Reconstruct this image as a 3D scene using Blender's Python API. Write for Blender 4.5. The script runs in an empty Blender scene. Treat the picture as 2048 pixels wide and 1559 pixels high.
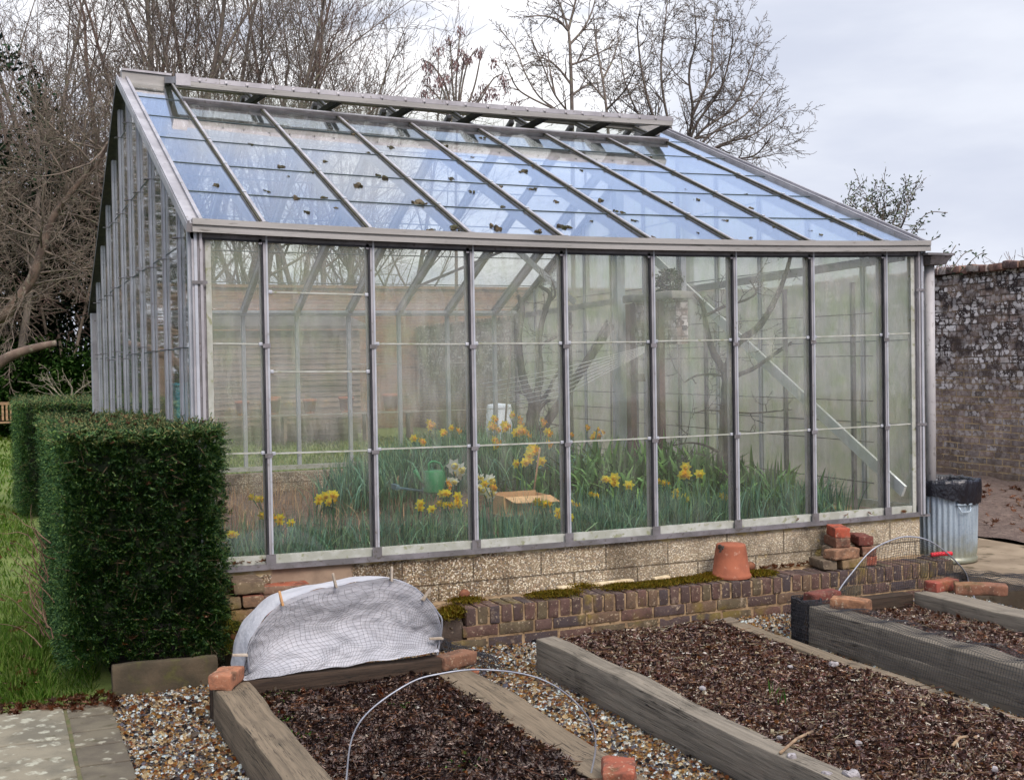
import bpy, math, random
import numpy as np
from mathutils import Vector, Matrix, noise

random.seed(7)
rs = np.random.RandomState(11)
C = bpy.context.scene.collection
SC = bpy.context.scene
R = math.radians

# ------------------------------------------------------------------ camera
CAM = np.array([-1.0559, -6.8891, 1.5352])
YAW, PIT, ROL = -.402, .0213, -.0166
def cam_axes():
    cy, sy = math.cos(YAW), math.sin(YAW)
    f0 = np.array([-sy, cy, 0]); r = np.array([cy, sy, 0]); u0 = np.array([0, 0, 1.])
    cp, sp = math.cos(PIT), math.sin(PIT)
    f = f0 * cp - u0 * sp; u = u0 * cp + f0 * sp
    cr, sr = math.cos(ROL), math.sin(ROL)
    return r * cr + u * sr, -r * sr + u * cr, f
AR, AU, AF = cam_axes()
cd = bpy.data.cameras.new('camera'); cam = bpy.data.objects.new('camera', cd); C.objects.link(cam)
cam.matrix_world = Matrix(((AR[0], AU[0], -AF[0], CAM[0]), (AR[1], AU[1], -AF[1], CAM[1]), (AR[2], AU[2], -AF[2], CAM[2]), (0, 0, 0, 1)))
cd.sensor_width = 36; cd.lens = 43.063; cd.clip_start = .05; cd.clip_end = 800
SC.camera = cam
FPX = 2449.8
def ray(px, py):
    return AF + (px - 1024) / FPX * AR + (779.5 - py) / FPX * AU
def at_z(px, py, z):
    d = ray(px, py); return CAM + (z - CAM[2]) / d[2] * d
def at_y(px, py, y):
    d = ray(px, py); return CAM + (y - CAM[1]) / d[1] * d
def at_x(px, py, x):
    d = ray(px, py); return CAM + (x - CAM[0]) / d[0] * d
def at_d(px, py, D):
    return CAM + D * ray(px, py)

# ------------------------------------------------------------------ materials
def srgb(r, g, b):
    return tuple(((c / 255) / 12.92 if c / 255 <= .04045 else ((c / 255 + .055) / 1.055) ** 2.4) for c in (r, g, b)) + (1,)
class NT:
    def __init__(s, name):
        s.m = bpy.data.materials.new(name); s.m.use_nodes = True
        s.t = s.m.node_tree; s.t.nodes.clear()
        s.out = s.t.nodes.new('ShaderNodeOutputMaterial')
    def n(s, typ, **kw):
        nd = s.t.nodes.new('ShaderNode' + typ)
        for k, v in kw.items():
            if hasattr(nd, k) and not k.startswith('i_'): setattr(nd, k, v)
        return nd
    def set(s, sock, v):
        if isinstance(v, bpy.types.NodeSocket): s.t.links.new(v, sock)
        elif v is not None:
            if isinstance(v, tuple) and len(v) == 3 and sock.type == 'RGBA': v = v + (1,)
            sock.default_value = v
    def mix(s, f, a, b, blend='MIX'):
        nd = s.n('Mix', data_type='RGBA', blend_type=blend); nd.clamp_factor = True
        s.set(nd.inputs[0], f); s.set(nd.inputs[6], a); s.set(nd.inputs[7], b); return nd.outputs[2]
    def math(s, op, a, b=0., c=None, clamp=False):
        nd = s.n('Math', operation=op); nd.use_clamp = clamp
        s.set(nd.inputs[0], a); s.set(nd.inputs[1], b)
        if c is not None: s.set(nd.inputs[2], c)
        return nd.outputs[0]
    def co(s, kind='Object', scale=(1, 1, 1), rot=(0, 0, 0)):
        if kind == 'World':
            v = s.n('NewGeometry').outputs['Position']
        else: v = s.n('TexCoord').outputs[kind]
        mp = s.n('Mapping'); s.set(mp.inputs['Vector'], v); mp.inputs['Scale'].default_value = scale; mp.inputs['Rotation'].default_value = rot
        return mp.outputs[0]
    def noise(s, v, scale, detail=4, rough=.55, dist=0):
        nd = s.n('TexNoise'); s.set(nd.inputs['Vector'], v); nd.inputs['Scale'].default_value = scale
        nd.inputs['Detail'].default_value = detail; nd.inputs['Roughness'].default_value = rough; nd.inputs['Distortion'].default_value = dist
        return nd.outputs[0]
    def voro(s, v, scale, out='Distance', feature='F1', rand=1):
        nd = s.n('TexVoronoi', feature=feature); s.set(nd.inputs['Vector'], v); nd.inputs['Scale'].default_value = scale
        nd.inputs['Randomness'].default_value = rand
        return nd.outputs[out]
    def step(s, v, lo, hi):
        nd = s.n('MapRange', interpolation_type='SMOOTHSTEP'); s.set(nd.inputs[0], v)
        nd.inputs[1].default_value = lo; nd.inputs[2].default_value = hi; return nd.outputs[0]
    def ramp(s, f, cols, const=False):
        nd = s.n('ValToRGB'); s.set(nd.inputs[0], f); cr = nd.color_ramp
        cr.interpolation = 'CONSTANT' if const else 'LINEAR'
        n = len(cols)
        while len(cr.elements) < n: cr.elements.new(.5)
        for i, c in enumerate(cols):
            p, c = c if len(c) == 2 else (i / (n if const else max(1, n - 1)), c)
            cr.elements[i].position = p; cr.elements[i].color = tuple(c)[:3] + (1,)
        return nd.outputs[0]
    def island(s): return s.n('NewGeometry').outputs['Random Per Island']
    def bump(s, h, strength=.4, dist=.01):
        nd = s.n('Bump'); s.set(nd.inputs['Height'], h); nd.inputs['Strength'].default_value = strength; nd.inputs['Distance'].default_value = dist
        return nd.outputs[0]
    def bsdf(s, col, rough=.8, metal=0., normal=None, spec=.3, trans=None):
        nd = s.n('BsdfPrincipled'); s.set(nd.inputs['Base Color'], col); s.set(nd.inputs['Roughness'], rough); s.set(nd.inputs['Metallic'], metal)
        s.set(nd.inputs['Specular IOR Level'], spec)
        if normal is not None: s.set(nd.inputs['Normal'], normal)
        s.t.links.new(nd.outputs[0], s.out.inputs[0]); return nd
def weathered(name, c1, c2, scale=6, c3=None, s3=20, t3=(.58, .68), rough=.85, metal=0., bump=.3, bs=60, bd=.004, isl=0., st=(1, 1, 1), spec=.3, lo=.35, hi=.65, kind='Object'):
    t = NT(name); v = t.co(kind, st)
    c = t.mix(t.step(t.noise(v, scale), lo, hi), c1, c2)
    if c3 is not None: c = t.mix(t.step(t.noise(v, s3), *t3), c, c3)
    if isl:
        h = t.n('HueSaturation'); t.set(h.inputs['Color'], c)
        t.set(h.inputs['Value'], t.math('MULTIPLY_ADD', t.island(), 2 * isl, 1 - isl)); c = h.outputs[0]
    nm = t.bump(t.noise(v, bs, 5), bump, bd) if bump else None
    t.bsdf(c, rough, metal, nm, spec); return t.m
def islands(name, cols, rough=.8, spec=.3, vary=.15, trans=0., scale=40, bump=0):
    t = NT(name); c = t.ramp(t.island(), cols, True)
    v = t.co('World')
    h = t.n('HueSaturation'); t.set(h.inputs['Color'], c); t.set(h.inputs['Value'], t.math('MULTIPLY_ADD', t.noise(v, scale, 2), 2 * vary, 1 - vary))
    nm = t.bump(t.noise(v, scale * 4, 3), bump, .003) if bump else None
    p = t.bsdf(h.outputs[0], rough, 0., nm, spec)
    if trans:
        tr = t.n('BsdfTranslucent'); t.set(tr.inputs[0], h.outputs[0]); mx = t.n('MixShader'); mx.inputs[0].default_value = trans
        t.t.links.new(p.outputs[0], mx.inputs[1]); t.t.links.new(tr.outputs[0], mx.inputs[2]); t.t.links.new(mx.outputs[0], t.out.inputs[0])
    return t.m
def glass(name, dirt, base=.06, amount=.12, streak=(6, 6, .7), f0=.05, tint=(.95, .98, .96), gl=1.0, wav=.02, zdirt=False, gain=.95, thru=.4):
    t = NT(name); v = t.co('World')
    lw = t.n('LayerWeight'); lw.inputs['Blend'].default_value = .5
    fr = t.math('MULTIPLY_ADD', t.math('POWER', lw.outputs['Facing'], 5.), gain, f0, clamp=True)
    nm = t.bump(t.noise(v, 1.6, 1), wav, .06)
    gs = t.n('BsdfGlossy'); gs.inputs['Color'].default_value = (gl, gl, gl, 1); gs.inputs['Roughness'].default_value = .03; t.set(gs.inputs['Normal'], nm)
    tr = t.n('BsdfTransparent'); tr.inputs[0].default_value = tint + (1,)
    m1 = t.n('MixShader'); t.set(m1.inputs[0], fr); t.t.links.new(tr.outputs[0], m1.inputs[1]); t.t.links.new(gs.outputs[0], m1.inputs[2])
    vs = t.co('World', streak)
    a = t.noise(vs, 3, 6, .65); b = t.noise(v, 2.2, 4, .6)
    d = t.math('MULTIPLY', t.step(a, .35, .75), t.step(b, .3, .7))
    d = t.math('MULTIPLY_ADD', d, amount, base)
    if zdirt:
        sx = t.n('SeparateXYZ'); t.set(sx.inputs[0], v); d = t.math('MULTIPLY', d, t.math('MULTIPLY_ADD', t.step(t.math('ADD', sx.outputs[2], t.math('MULTIPLY', t.noise(v, 1.8), .5)), .85, 1.9), .95, .24))
    fine = t.step(t.noise(v, 130, 2), .62, .72)
    d = t.math('MULTIPLY_ADD', fine, amount * .5, d, clamp=True)
    df = t.n('BsdfDiffuse'); tl = t.n('BsdfTranslucent')
    dc = t.mix(t.step(t.noise(v, 5), .4, .65), dirt, (dirt[0] * .8, dirt[1] * .9, dirt[2] * .7, 1))
    t.set(df.inputs[0], dc); t.set(tl.inputs[0], dc)
    m2 = t.n('MixShader'); m2.inputs[0].default_value = thru; t.t.links.new(df.outputs[0], m2.inputs[1]); t.t.links.new(tl.outputs[0], m2.inputs[2])
    m3 = t.n('MixShader'); t.set(m3.inputs[0], d); t.t.links.new(m1.outputs[0], m3.inputs[1]); t.t.links.new(m2.outputs[0], m3.inputs[2])
    t.t.links.new(m3.outputs[0], t.out.inputs[0]); return t.m

# ------------------------------------------------------------------ mesh builder
class MB:
    def __init__(s): s.v = []; s.f = []; s.n = 0; s.mi = []; s.sm = []
    def add(s, v, f, mi=0, smooth=False):
        v = np.asarray(v, float).reshape(-1, 3)
        if isinstance(f, np.ndarray): groups = [f]
        else:
            d = {}
            for q in f: d.setdefault(len(q), []).append(q)
            groups = [np.array(q) for q in d.values()]
        for g in groups:
            s.f.append(g + s.n); s.mi.append(mi); s.sm.append(smooth)
        s.v.append(v); s.n += len(v); return s
    def hexa(s, p, mi=0):
        return s.add(p, np.array([(0, 3, 2, 1), (4, 5, 6, 7), (0, 1, 5, 4), (1, 2, 6, 5), (2, 3, 7, 6), (3, 0, 4, 7)]), mi)
    def box(s, x0, x1, y0, y1, z0, z1, mi=0):
        return s.hexa([(x0, y0, z0), (x1, y0, z0), (x1, y1, z0), (x0, y1, z0), (x0, y0, z1), (x1, y0, z1), (x1, y1, z1), (x0, y1, z1)], mi)
    def plate(s, a, b, c, d, th, mi=0):
        a, b, c, d = [np.array(q, float) for q in (a, b, c, d)]
        nrm = np.cross(b - a, d - a); nrm = nrm / np.linalg.norm(nrm) * th
        return s.hexa([a, b, c, d, a + nrm, b + nrm, c + nrm, d + nrm], mi)
    def bar(s, p, q, w, h, up=(0, 0, 1), o=(0, 0), mi=0):
        p = np.array(p, float); q = np.array(q, float); d = (q - p) / np.linalg.norm(q - p); up = np.array(up, float)
        sd = np.cross(d, up); sd /= np.linalg.norm(sd); u = np.cross(sd, d)
        p = p + sd * o[0] + u * o[1]; q = q + sd * o[0] + u * o[1]; a, b = sd * w / 2, u * h / 2
        return s.hexa([p - a - b, p + a - b, p + a + b, p - a + b, q - a - b, q + a - b, q + a + b, q - a + b], mi)
    def tube(s, pts, r, n=8, cap=True, mi=0, closed=False):
        pts = np.array(pts, float); m = len(pts); rr = np.full(m, r) if np.isscalar(r) else np.array(r, float)
        if closed: tg = np.roll(pts, -1, 0) - np.roll(pts, 1, 0)
        else: tg = np.gradient(pts, axis=0)
        tg /= np.linalg.norm(tg, axis=1)[:, None] + 1e-12
        up = np.array([0, 0, 1.]) if abs(tg[0][2]) < .9 else np.array([1., 0, 0])
        V = []
        for i in range(m):
            sd = np.cross(tg[i], up); sd /= np.linalg.norm(sd); up = np.cross(sd, tg[i])
            for k in range(n):
                a = 2 * math.pi * k / n; V.append(pts[i] + rr[i] * (math.cos(a) * sd + math.sin(a) * up))
        F = []
        for i in range(m if closed else m - 1):
            j = (i + 1) % m
            for k in range(n): F.append((i * n + k, i * n + (k + 1) % n, j * n + (k + 1) % n, j * n + k))
        if cap and not closed: F.append(tuple(range(n - 1, -1, -1))); F.append(tuple((m - 1) * n + k for k in range(n)))
        return s.add(V, F, mi, True)
    def lathe(s, prof, c=(0, 0, 0), n=32, mi=0, mod=None):
        V = []
        for i, (r, z) in enumerate(prof):
            for k in range(n):
                a = 2 * math.pi * k / n; rr = r + (mod(a, z) if mod else 0)
                V.append((c[0] + rr * math.cos(a), c[1] + rr * math.sin(a), c[2] + z))
        F = [(i * n + k, i * n + (k + 1) % n, (i + 1) * n + (k + 1) % n, (i + 1) * n + k) for i in range(len(prof) - 1) for k in range(n)]
        return s.add(V, F, mi, True)
    def rbox(s, c, h, b=.006, seg=(4, 3, 3), amp=0., ns=20., rot=None, mi=0, smooth=True):
        """rounded, slightly irregular block: c centre, h half sizes"""
        h = np.array(h, float); V = []; F = []
        for ax in range(3):
            u, w = (ax + 1) % 3, (ax + 2) % 3
            for sg in (-1, 1):
                base = len(V); nu, nw = seg[u], seg[w]
                gu = np.unique(np.concatenate([np.linspace(-h[u], h[u], nu + 1), [-h[u] + b, h[u] - b]]))
                gw = np.unique(np.concatenate([np.linspace(-h[w], h[w], nw + 1), [-h[w] + b, h[w] - b]]))
                for a in gu:
                    for e in gw:
                        p = np.zeros(3); p[ax] = sg * h[ax]; p[u] = a; p[w] = e; V.append(p)
                m = len(gw)
                for i in range(len(gu) - 1):
                    for j in range(m - 1):
                        q = (base + i * m + j, base + (i + 1) * m + j, base + (i + 1) * m + j + 1, base + i * m + j + 1)
                        F.append(q if sg > 0 else q[::-1])
        V = np.array(V); inn = np.clip(V, -h + b, h - b); d = V - inn; l = np.linalg.norm(d, axis=1); V = inn + d / (l[:, None] + 1e-12) * b
        if amp:
            o = np.array(c) * 3.1
            for i in range(len(V)):
                q = Vector((V[i] + o) * ns); V[i] += np.array(noise.noise_vector(q)) * amp + np.array(noise.noise_vector(q * .25)) * amp
        if rot is not None: V = V @ np.array(rot).T
        return s.add(V + np.array(c), F, mi, smooth)
    def segs(s, S, n=3, mi=0):
        """S: rows p0 p1 r0 r1"""
        S = np.asarray(S, float)
        if not len(S): return s
        p, q, r0, r1 = S[:, :3], S[:, 3:6], S[:, 6], S[:, 7]
        d = q - p; d /= np.linalg.norm(d, axis=1)[:, None] + 1e-9
        ref = np.where(np.abs(d[:, 2:3]) < .9, np.array([[0, 0, 1.]]), np.array([[1., 0, 0]]))
        a = np.cross(d, ref); a /= np.linalg.norm(a, axis=1)[:, None]; b = np.cross(d, a)
        V = np.zeros((len(S), 2 * n, 3))
        for k in range(n):
            t = 2 * math.pi * k / n; o = math.cos(t) * a + math.sin(t) * b
            V[:, k] = p + o * r0[:, None]; V[:, n + k] = q + o * r1[:, None]
        base = (np.arange(len(S)) * 2 * n)[:, None]
        F = np.concatenate([base + np.array([[k, (k + 1) % n, n + (k + 1) % n, n + k]]) for k in range(n)])
        return s.add(V, F, mi, True)
    def quads(s, V, mi=0, smooth=False):
        """V: (N,4,3)"""
        return s.add(V, np.arange(len(V) * 4).reshape(-1, 4), mi, smooth)
    def build(s, name, mats, parent=None):
        me = bpy.data.meshes.new(name)
        V = np.concatenate(s.v); me.vertices.add(len(V)); me.vertices.foreach_set('co', V.ravel())
        ls = np.concatenate([g.ravel() for g in s.f]); tot = np.concatenate([np.full(len(g), g.shape[1]) for g in s.f])
        me.loops.add(len(ls)); me.loops.foreach_set('vertex_index', ls.astype(np.int32))
        me.polygons.add(len(tot)); st = np.concatenate([[0], np.cumsum(tot)[:-1]]); me.polygons.foreach_set('loop_start', st.astype(np.int32))
        me.polygons.foreach_set('material_index', np.concatenate([np.full(len(g), m) for g, m in zip(s.f, s.mi)]).astype(np.int32))
        me.polygons.foreach_set('use_smooth', np.concatenate([np.full(len(g), m) for g, m in zip(s.f, s.sm)]))
        me.update(calc_edges=True); me.validate()
        for m in (mats if isinstance(mats, (list, tuple)) else [mats]): me.materials.append(m)
        o = bpy.data.objects.new(name, me); C.objects.link(o)
        if parent is not None:
            o.parent = parent; o.matrix_parent_inverse = Matrix.Translation(parent.location).inverted() if parent.type == 'EMPTY' or True else Matrix()
        return o
def tag(o, label, cat, group=None, kind=None):
    if label: o['label'] = label
    if cat: o['category'] = cat
    if group: o['group'] = group
    if kind: o['kind'] = kind
    return o
def thing(name, label, cat, loc=(0, 0, 0), group=None):
    o = bpy.data.objects.new(name, None); C.objects.link(o); o.location = tuple(loc); o.empty_display_size = .1
    return tag(o, label, cat, group)
def structure(o): o['kind'] = 'structure'; return o
def stuff(o, label, cat): return tag(o, label, cat, None, 'stuff')
def rotz(a): return np.array([[math.cos(a), -math.sin(a), 0], [math.sin(a), math.cos(a), 0], [0, 0, 1]])
def rotx(a): return np.array([[1, 0, 0], [0, math.cos(a), -math.sin(a)], [0, math.sin(a), math.cos(a)]])
def roty(a): return np.array([[math.cos(a), 0, math.sin(a)], [0, 1, 0], [-math.sin(a), 0, math.cos(a)]])
def unit(v): return v / (np.linalg.norm(v, axis=-1, keepdims=True) + 1e-12)
def rand_dirs(n): return unit(rs.normal(size=(n, 3)))
def leaf_quads(P, D, L, Wd, nrm=None, fold=0.):
    """leaf-shaped quads (rhombs): base P, direction D, length L, width Wd"""
    n = len(P); L = np.broadcast_to(L, (n,))[:, None]; Wd = np.broadcast_to(Wd, (n,))[:, None]
    if nrm is None: nrm = rand_dirs(n)
    sd = unit(np.cross(D, nrm)); up = np.cross(sd, D)
    V = np.zeros((n, 4, 3)); mid = P + D * L * .45
    V[:, 0] = P; V[:, 1] = mid + sd * Wd / 2 + up * fold; V[:, 2] = P + D * L; V[:, 3] = mid - sd * Wd / 2 + up * fold
    return V

# ------------------------------------------------------------------ palette
ALU = weathered('aluminium_weathered', (.37, .36, .37), (.27, .26, .27), 5, (.17, .155, .13), 30, (.6, .75), .5, .35, .15, 90, spec=.4)
ALU_D = weathered('aluminium_dull', (.2, .19, .2), (.13, .125, .125), 8, (.1, .09, .08), 40, (.55, .7), .6, .3, .2, 90)
ALU_L = weathered('aluminium_pale', (.42, .44, .47), (.33, .35, .38), 5, (.24, .24, .22), 25, (.6, .75), .5, .25, .15, 90, spec=.4)
GUT = weathered('gutter_metal', (.315, .305, .285), (.245, .237, .22), 4, (.13, .12, .105), 22, (.6, .75), .55, .2, .15, 60, st=(.4, 1, 3))
PUTTY = weathered('glazing_strip_pale', (.4, .41, .37), (.3, .31, .26), 12, (.22, .23, .14), 26, (.55, .7), .8, 0, .2, 80)
RUBBER_SHADE = weathered('black_rubber_and_shade', (.02, .02, .024), (.035, .035, .04), 20, rough=.6, bump=.1)
DARKMET = weathered('dark_metal', (.035, .035, .04), (.06, .055, .05), 20, rough=.6, bump=.1)
JOINT = weathered('glass_joint_dark', (.03, .045, .05), (.05, .07, .07), 20, rough=.5, bump=0)
G_FRONT = glass('glass_front_dirty', (.58, .575, .51, 1), .085, .34, (5, 5, .8), .035, (.97, .975, .965), zdirt=True)
G_ROOF = glass('glass_roof', (.5, .55, .6, 1), .008, .03, (4, 1, 1), .05, (.97, .98, .985), gl=1., wav=.015, gain=1.4)
G_GABLE = glass('glass_gable', (.42, .43, .4, 1), .02, .07, (5, 5, .8), .045, (.96, .97, .96))
G_RIGHT = glass('glass_right_gable_algae', (.8, .81, .7, 1), .34, .2, (6, 6, .8), .04, (.96, .97, .95), thru=.62)
G_REAR = glass('glass_rear_dirty', (.46, .45, .38, 1), .05, .16, (5, 5, .8), .04, (.96, .97, .955))

# ------------------------------------------------------------------ greenhouse
XB = [0, .372, .992, 1.612, 2.232, 2.852, 3.472, 4.092, 4.712, 5.016]
WD, LD = 5.016, 7.2124
YG = [0] + [.59 + .6703 * k for k in range(10)] + [LD]
par = lambda x: 4 * (x / WD) * (1 - x / WD)
ev = lambda x: 2.276 - .0394 * par(x)
rg = lambda x: 3.9155 - .0295 * par(x) - .107 * x / WD
sf = lambda x: .45 - .0113 * par(x)
RE, SR = 2.14, .38
def RF(x, s, dz=0.): return np.array([x, s * LD / 2, ev(x) + .07 + (rg(x) - ev(x) - .07) * s + dz])
def RR(x, s, dz=0.): return np.array([x, LD - s * LD / 2, RE + .07 + (rg(x) - RE - .07) * s + dz])
def zg(x, y): return RF(x, y / (LD / 2))[2] if y <= LD / 2 else RR(x, (LD - y) / (LD / 2))[2]
def sl(y): return .45 + (SR - .45) * y / LD
NF = unit(np.array([0, -(rg(2) - ev(2)), LD / 2])); NR = unit(np.array([0, rg(2) - RE, LD / 2]))

GH = thing('greenhouse', 'large aluminium framed glass greenhouse on a pebbly block base', 'greenhouse')
# base wall
def base_material():
    t = NT('exposed_aggregate_blocks'); v = t.co('World')
    pal = [(0, srgb(112, 98, 80)), (.2, srgb(184, 174, 150)), (.38, srgb(140, 118, 94)), (.52, srgb(80, 70, 62)), (.66, srgb(206, 198, 178)), (.8, srgb(160, 142, 120)), (.92, srgb(128, 124, 118))]
    vc = t.n('TexVoronoi'); t.set(vc.inputs['Vector'], v); vc.inputs['Scale'].default_value = 105
    sepc = t.n('SeparateColor'); t.set(sepc.inputs[0], vc.outputs['Color'])
    agg = t.ramp(sepc.outputs[0], pal, True)
    edge = t.step(vc.outputs['Distance'], .45, .75)
    c = t.mix(edge, agg, srgb(120, 104, 78))
    # dark weathering on the left half, paler to the right
    sx = t.n('SeparateXYZ'); t.set(sx.inputs[0], v)
    pale = t.step(t.math('ADD', sx.outputs[0], t.math('MULTIPLY', t.noise(v, 1.6), 2.)), 2.2, 4.6)
    c = t.mix(t.math('MULTIPLY', pale, .4), c, srgb(196, 186, 162))
    dk = t.step(t.math('SUBTRACT', t.noise(t.co('World', (1, 1, .6)), 3.2, 5, .6), t.math('MULTIPLY', pale, .1)), .38, .58)
    c = t.mix(t.math('MULTIPLY', dk, .6), c, srgb(58, 46, 34))
    # ragged lime render under the sill
    h = t.math('ADD', sx.outputs[2], t.math('MULTIPLY', t.noise(v, 7, 4), .12))
    lime = t.step(h, .435, .45)
    c = t.mix(lime, c, t.mix(t.step(t.noise(v, 9), .4, .6), srgb(176, 156, 108), srgb(190, 180, 152)))
    # smooth cement patch at the left
    px = t.math('ADD', sx.outputs[0], t.math('MULTIPLY', t.noise(v, 8), .06))
    patch = t.math('MULTIPLY', t.step(px, .40, .415), t.math('SUBTRACT', 1., t.step(px, .87, .885)))
    patch = t.math('MULTIPLY', patch, t.step(sx.outputs[2], .22, .225))
    c = t.mix(patch, c, t.mix(t.step(t.noise(v, 6), .35, .65), srgb(126, 108, 92), srgb(150, 130, 110)))
    # block joints
    bt = t.n('TexBrick'); mp = t.n('Mapping'); t.set(mp.inputs[0], v); mp.inputs['Rotation'].default_value = (R(90), 0, 0); mp.inputs['Location'].default_value = (.2, .06, 0)
    t.set(bt.inputs['Vector'], mp.outputs[0]); bt.inputs['Scale'].default_value = 1; bt.inputs['Mortar Size'].default_value = .006; bt.inputs['Mortar Smooth'].default_value = .3
    bt.inputs['Brick Width'].default_value = .45; bt.inputs['Row Height'].default_value = .225
    bt.inputs['Color1'].default_value = bt.inputs['Color2'].default_value = (1, 1, 1, 1); bt.inputs['Mortar'].default_value = (0, 0, 0, 1)
    j = t.math('MULTIPLY', t.math('SUBTRACT', 1., bt.outputs['Color']), t.math('SUBTRACT', 1., patch))
    j = t.math('MULTIPLY', j, t.math('SUBTRACT', 1., lime))
    c = t.mix(t.math('MULTIPLY', j, .65), c, srgb(52, 42, 32))
    # yellow lichen and green at the right
    lic = t.math('MULTIPLY', t.step(t.noise(v, 4.5, 5), .6, .68), t.step(sx.outputs[0], 2.6, 4.2))
    c = t.mix(t.math('MULTIPLY', lic, .6), c, srgb(176, 152, 62))
    hgt = t.math('SUBTRACT', t.math('MULTIPLY', t.math('MULTIPLY', t.math('SUBTRACT', 1., vc.outputs['Distance']), t.math('SUBTRACT', 1., lime)), t.math('SUBTRACT', 1., patch)), t.math('MULTIPLY', j, 1.5))
    t.bsdf(c, .92, 0, t.bump(hgt, .6, .008), .2); return t.m
BASE = base_material()
m = MB()
for i in range(24):
    x0, x1 = WD * i / 24, WD * (i + 1) / 24
    m.hexa([(x0, 0, -.3), (x1, 0, -.3), (x1, .2, -.3), (x0, .2, -.3), (x0, 0, sf(x0) - .045), (x1, 0, sf(x1) - .045), (x1, .2, sf(x1) - .045), (x0, .2, sf(x0) - .045)])
for x0, x1 in ((0, .2), (WD - .2, WD)):
    m.hexa([(x0, .2, -.3), (x1, .2, -.3), (x1, LD, -.3), (x0, LD, -.3), (x0, .2, sl(.2) - .045), (x1, .2, sl(.2) - .045), (x1, LD, SR - .045), (x0, LD, SR - .045)])
m.box(.2, WD - .2, LD - .2, LD, -.3, SR - .045)
bw = m.build('base_wall', BASE, GH)
RUST = weathered('rusty_iron', (.13, .05, .028), (.2, .08, .04), 40, (.05, .03, .02), 60, rough=.8, bump=.4)
for px, py in ((928, 1188), (1500, 1132)):
    q = at_y(px, py, 0); k = MB()
    prof = [(0, 0), (.018, 0), (.034, .002), (.034, .012), (.02, .014), (.016, .02), (0, .02)]
    V0 = MB().lathe(prof, n=18); A = np.concatenate(V0.v) @ rotx(R(90)).T + q + (0, -.001, 0)
    k.add(A, np.concatenate(V0.f), 0, True); k.build('bolt_plate', RUST, bw)

# sills
m = MB()
for i in range(24):
    x0, x1 = WD * i / 24, WD * (i + 1) / 24
    for (ya, yb, za, zb, mi) in ((-.035, .06, -.045, -.014, 1), (-.012, .03, -.014, .032, 0)):
        m.hexa([(x0, ya, sf(x0) + za), (x1, ya, sf(x1) + za), (x1, yb, sf(x1) + za), (x0, yb, sf(x0) + za), (x0, ya, sf(x0) + zb), (x1, ya, sf(x1) + zb), (x1, yb, sf(x1) + zb), (x0, yb, sf(x0) + zb)], mi)
m.box(WD, WD + .07, -.03, -.01, sf(WD) - .05, sf(WD) - .035, 1)
m.build('sill', [PUTTY, ALU_D], GH)
m = MB(); m.bar((.02, 0.06, sl(.06)), (.02, LD, SR), .05, .06, mi=1); m.bar((WD - .02, .06, sl(.06)), (WD - .02, LD, SR), .05, .06); m.bar((.05, LD - .02, SR), (WD - .05, LD - .02, SR), .05, .05)
m.build('sill', [PUTTY, ALU_L], GH)

# front glazing bars
for k, x in enumerate(XB):
    if k in (0, 9): continue
    m = MB(); z0, z1 = sf(x) - .02, ev(x) + .01
    m.box(x - .018, x + .018, -.006, .03, z0, z1, 1)
    m.box(x - .019, x - .0095, -.022, -.006, z0, z1, 2)  # black strip paints in the shadow line left of the cap
    m.box(x - .009, x + .013, -.026, -.006, z0, z1, 0)
    m.box(x + .004, x + .0145, -.031, -.0262, z0 + .005, z1, 3)
    for fr in (1 / 3, 2 / 3):
        zc = z0 + (z1 - z0) * fr; m.box(x - .023, x + .021, -.0335, -.0312, zc - .012, zc + .012, 1)
    m.box(x - .03, x + .026, -.036, -.0305, z0, z0 + .06, 1); m.box(x - .034, x - .016, -.03, -.0235, z1 - .05, z1 - .02, 0)
    m.box(x - .02, x + .02, .03, .055, z0, z1, 0)
    m.build('glazing_bar', [ALU, ALU_D, RUBBER_SHADE, ALU_L], GH)
# corner posts
for x, y, nm in ((0, 0, 1), (WD, 0, 1), (0, LD, 0), (WD, LD, 0)):
    m = MB(); z0 = (sf(x) if y == 0 else SR) - .03; z1 = (ev(x) if y == 0 else RE) + .02; sx = 1 if x == 0 else -1; sy = 1 if y == 0 else -1
    def bb(xa, xb, ya, yb, mi=0, za=z0, zb=z1):
        xa, xb = sorted((x + sx * xa, x + sx * xb)); ya, yb = sorted((y + sy * ya, y + sy * yb)); m.box(xa, xb, ya, yb, za, zb, mi)
    bb(-.03, .03, -.03, .06, 0); bb(-.045, -.03, .01, .05, 1); bb(.03, .045, -.012, .02, 2); bb(.045, .075, -.018, .02, 3)
    bb(-.018, -.002, -.038, -.03, 1); bb(.012, .026, -.042, -.03, 0); bb(.0, .01, -.034, -.03, 2)
    for zc in (1.05, 2.0): bb(-.034, .05, -.045, -.0425, 2, zc, zc + .018)
    m.build('corner_post', [ALU, ALU_L, ALU_D, PUTTY], GH)

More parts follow.
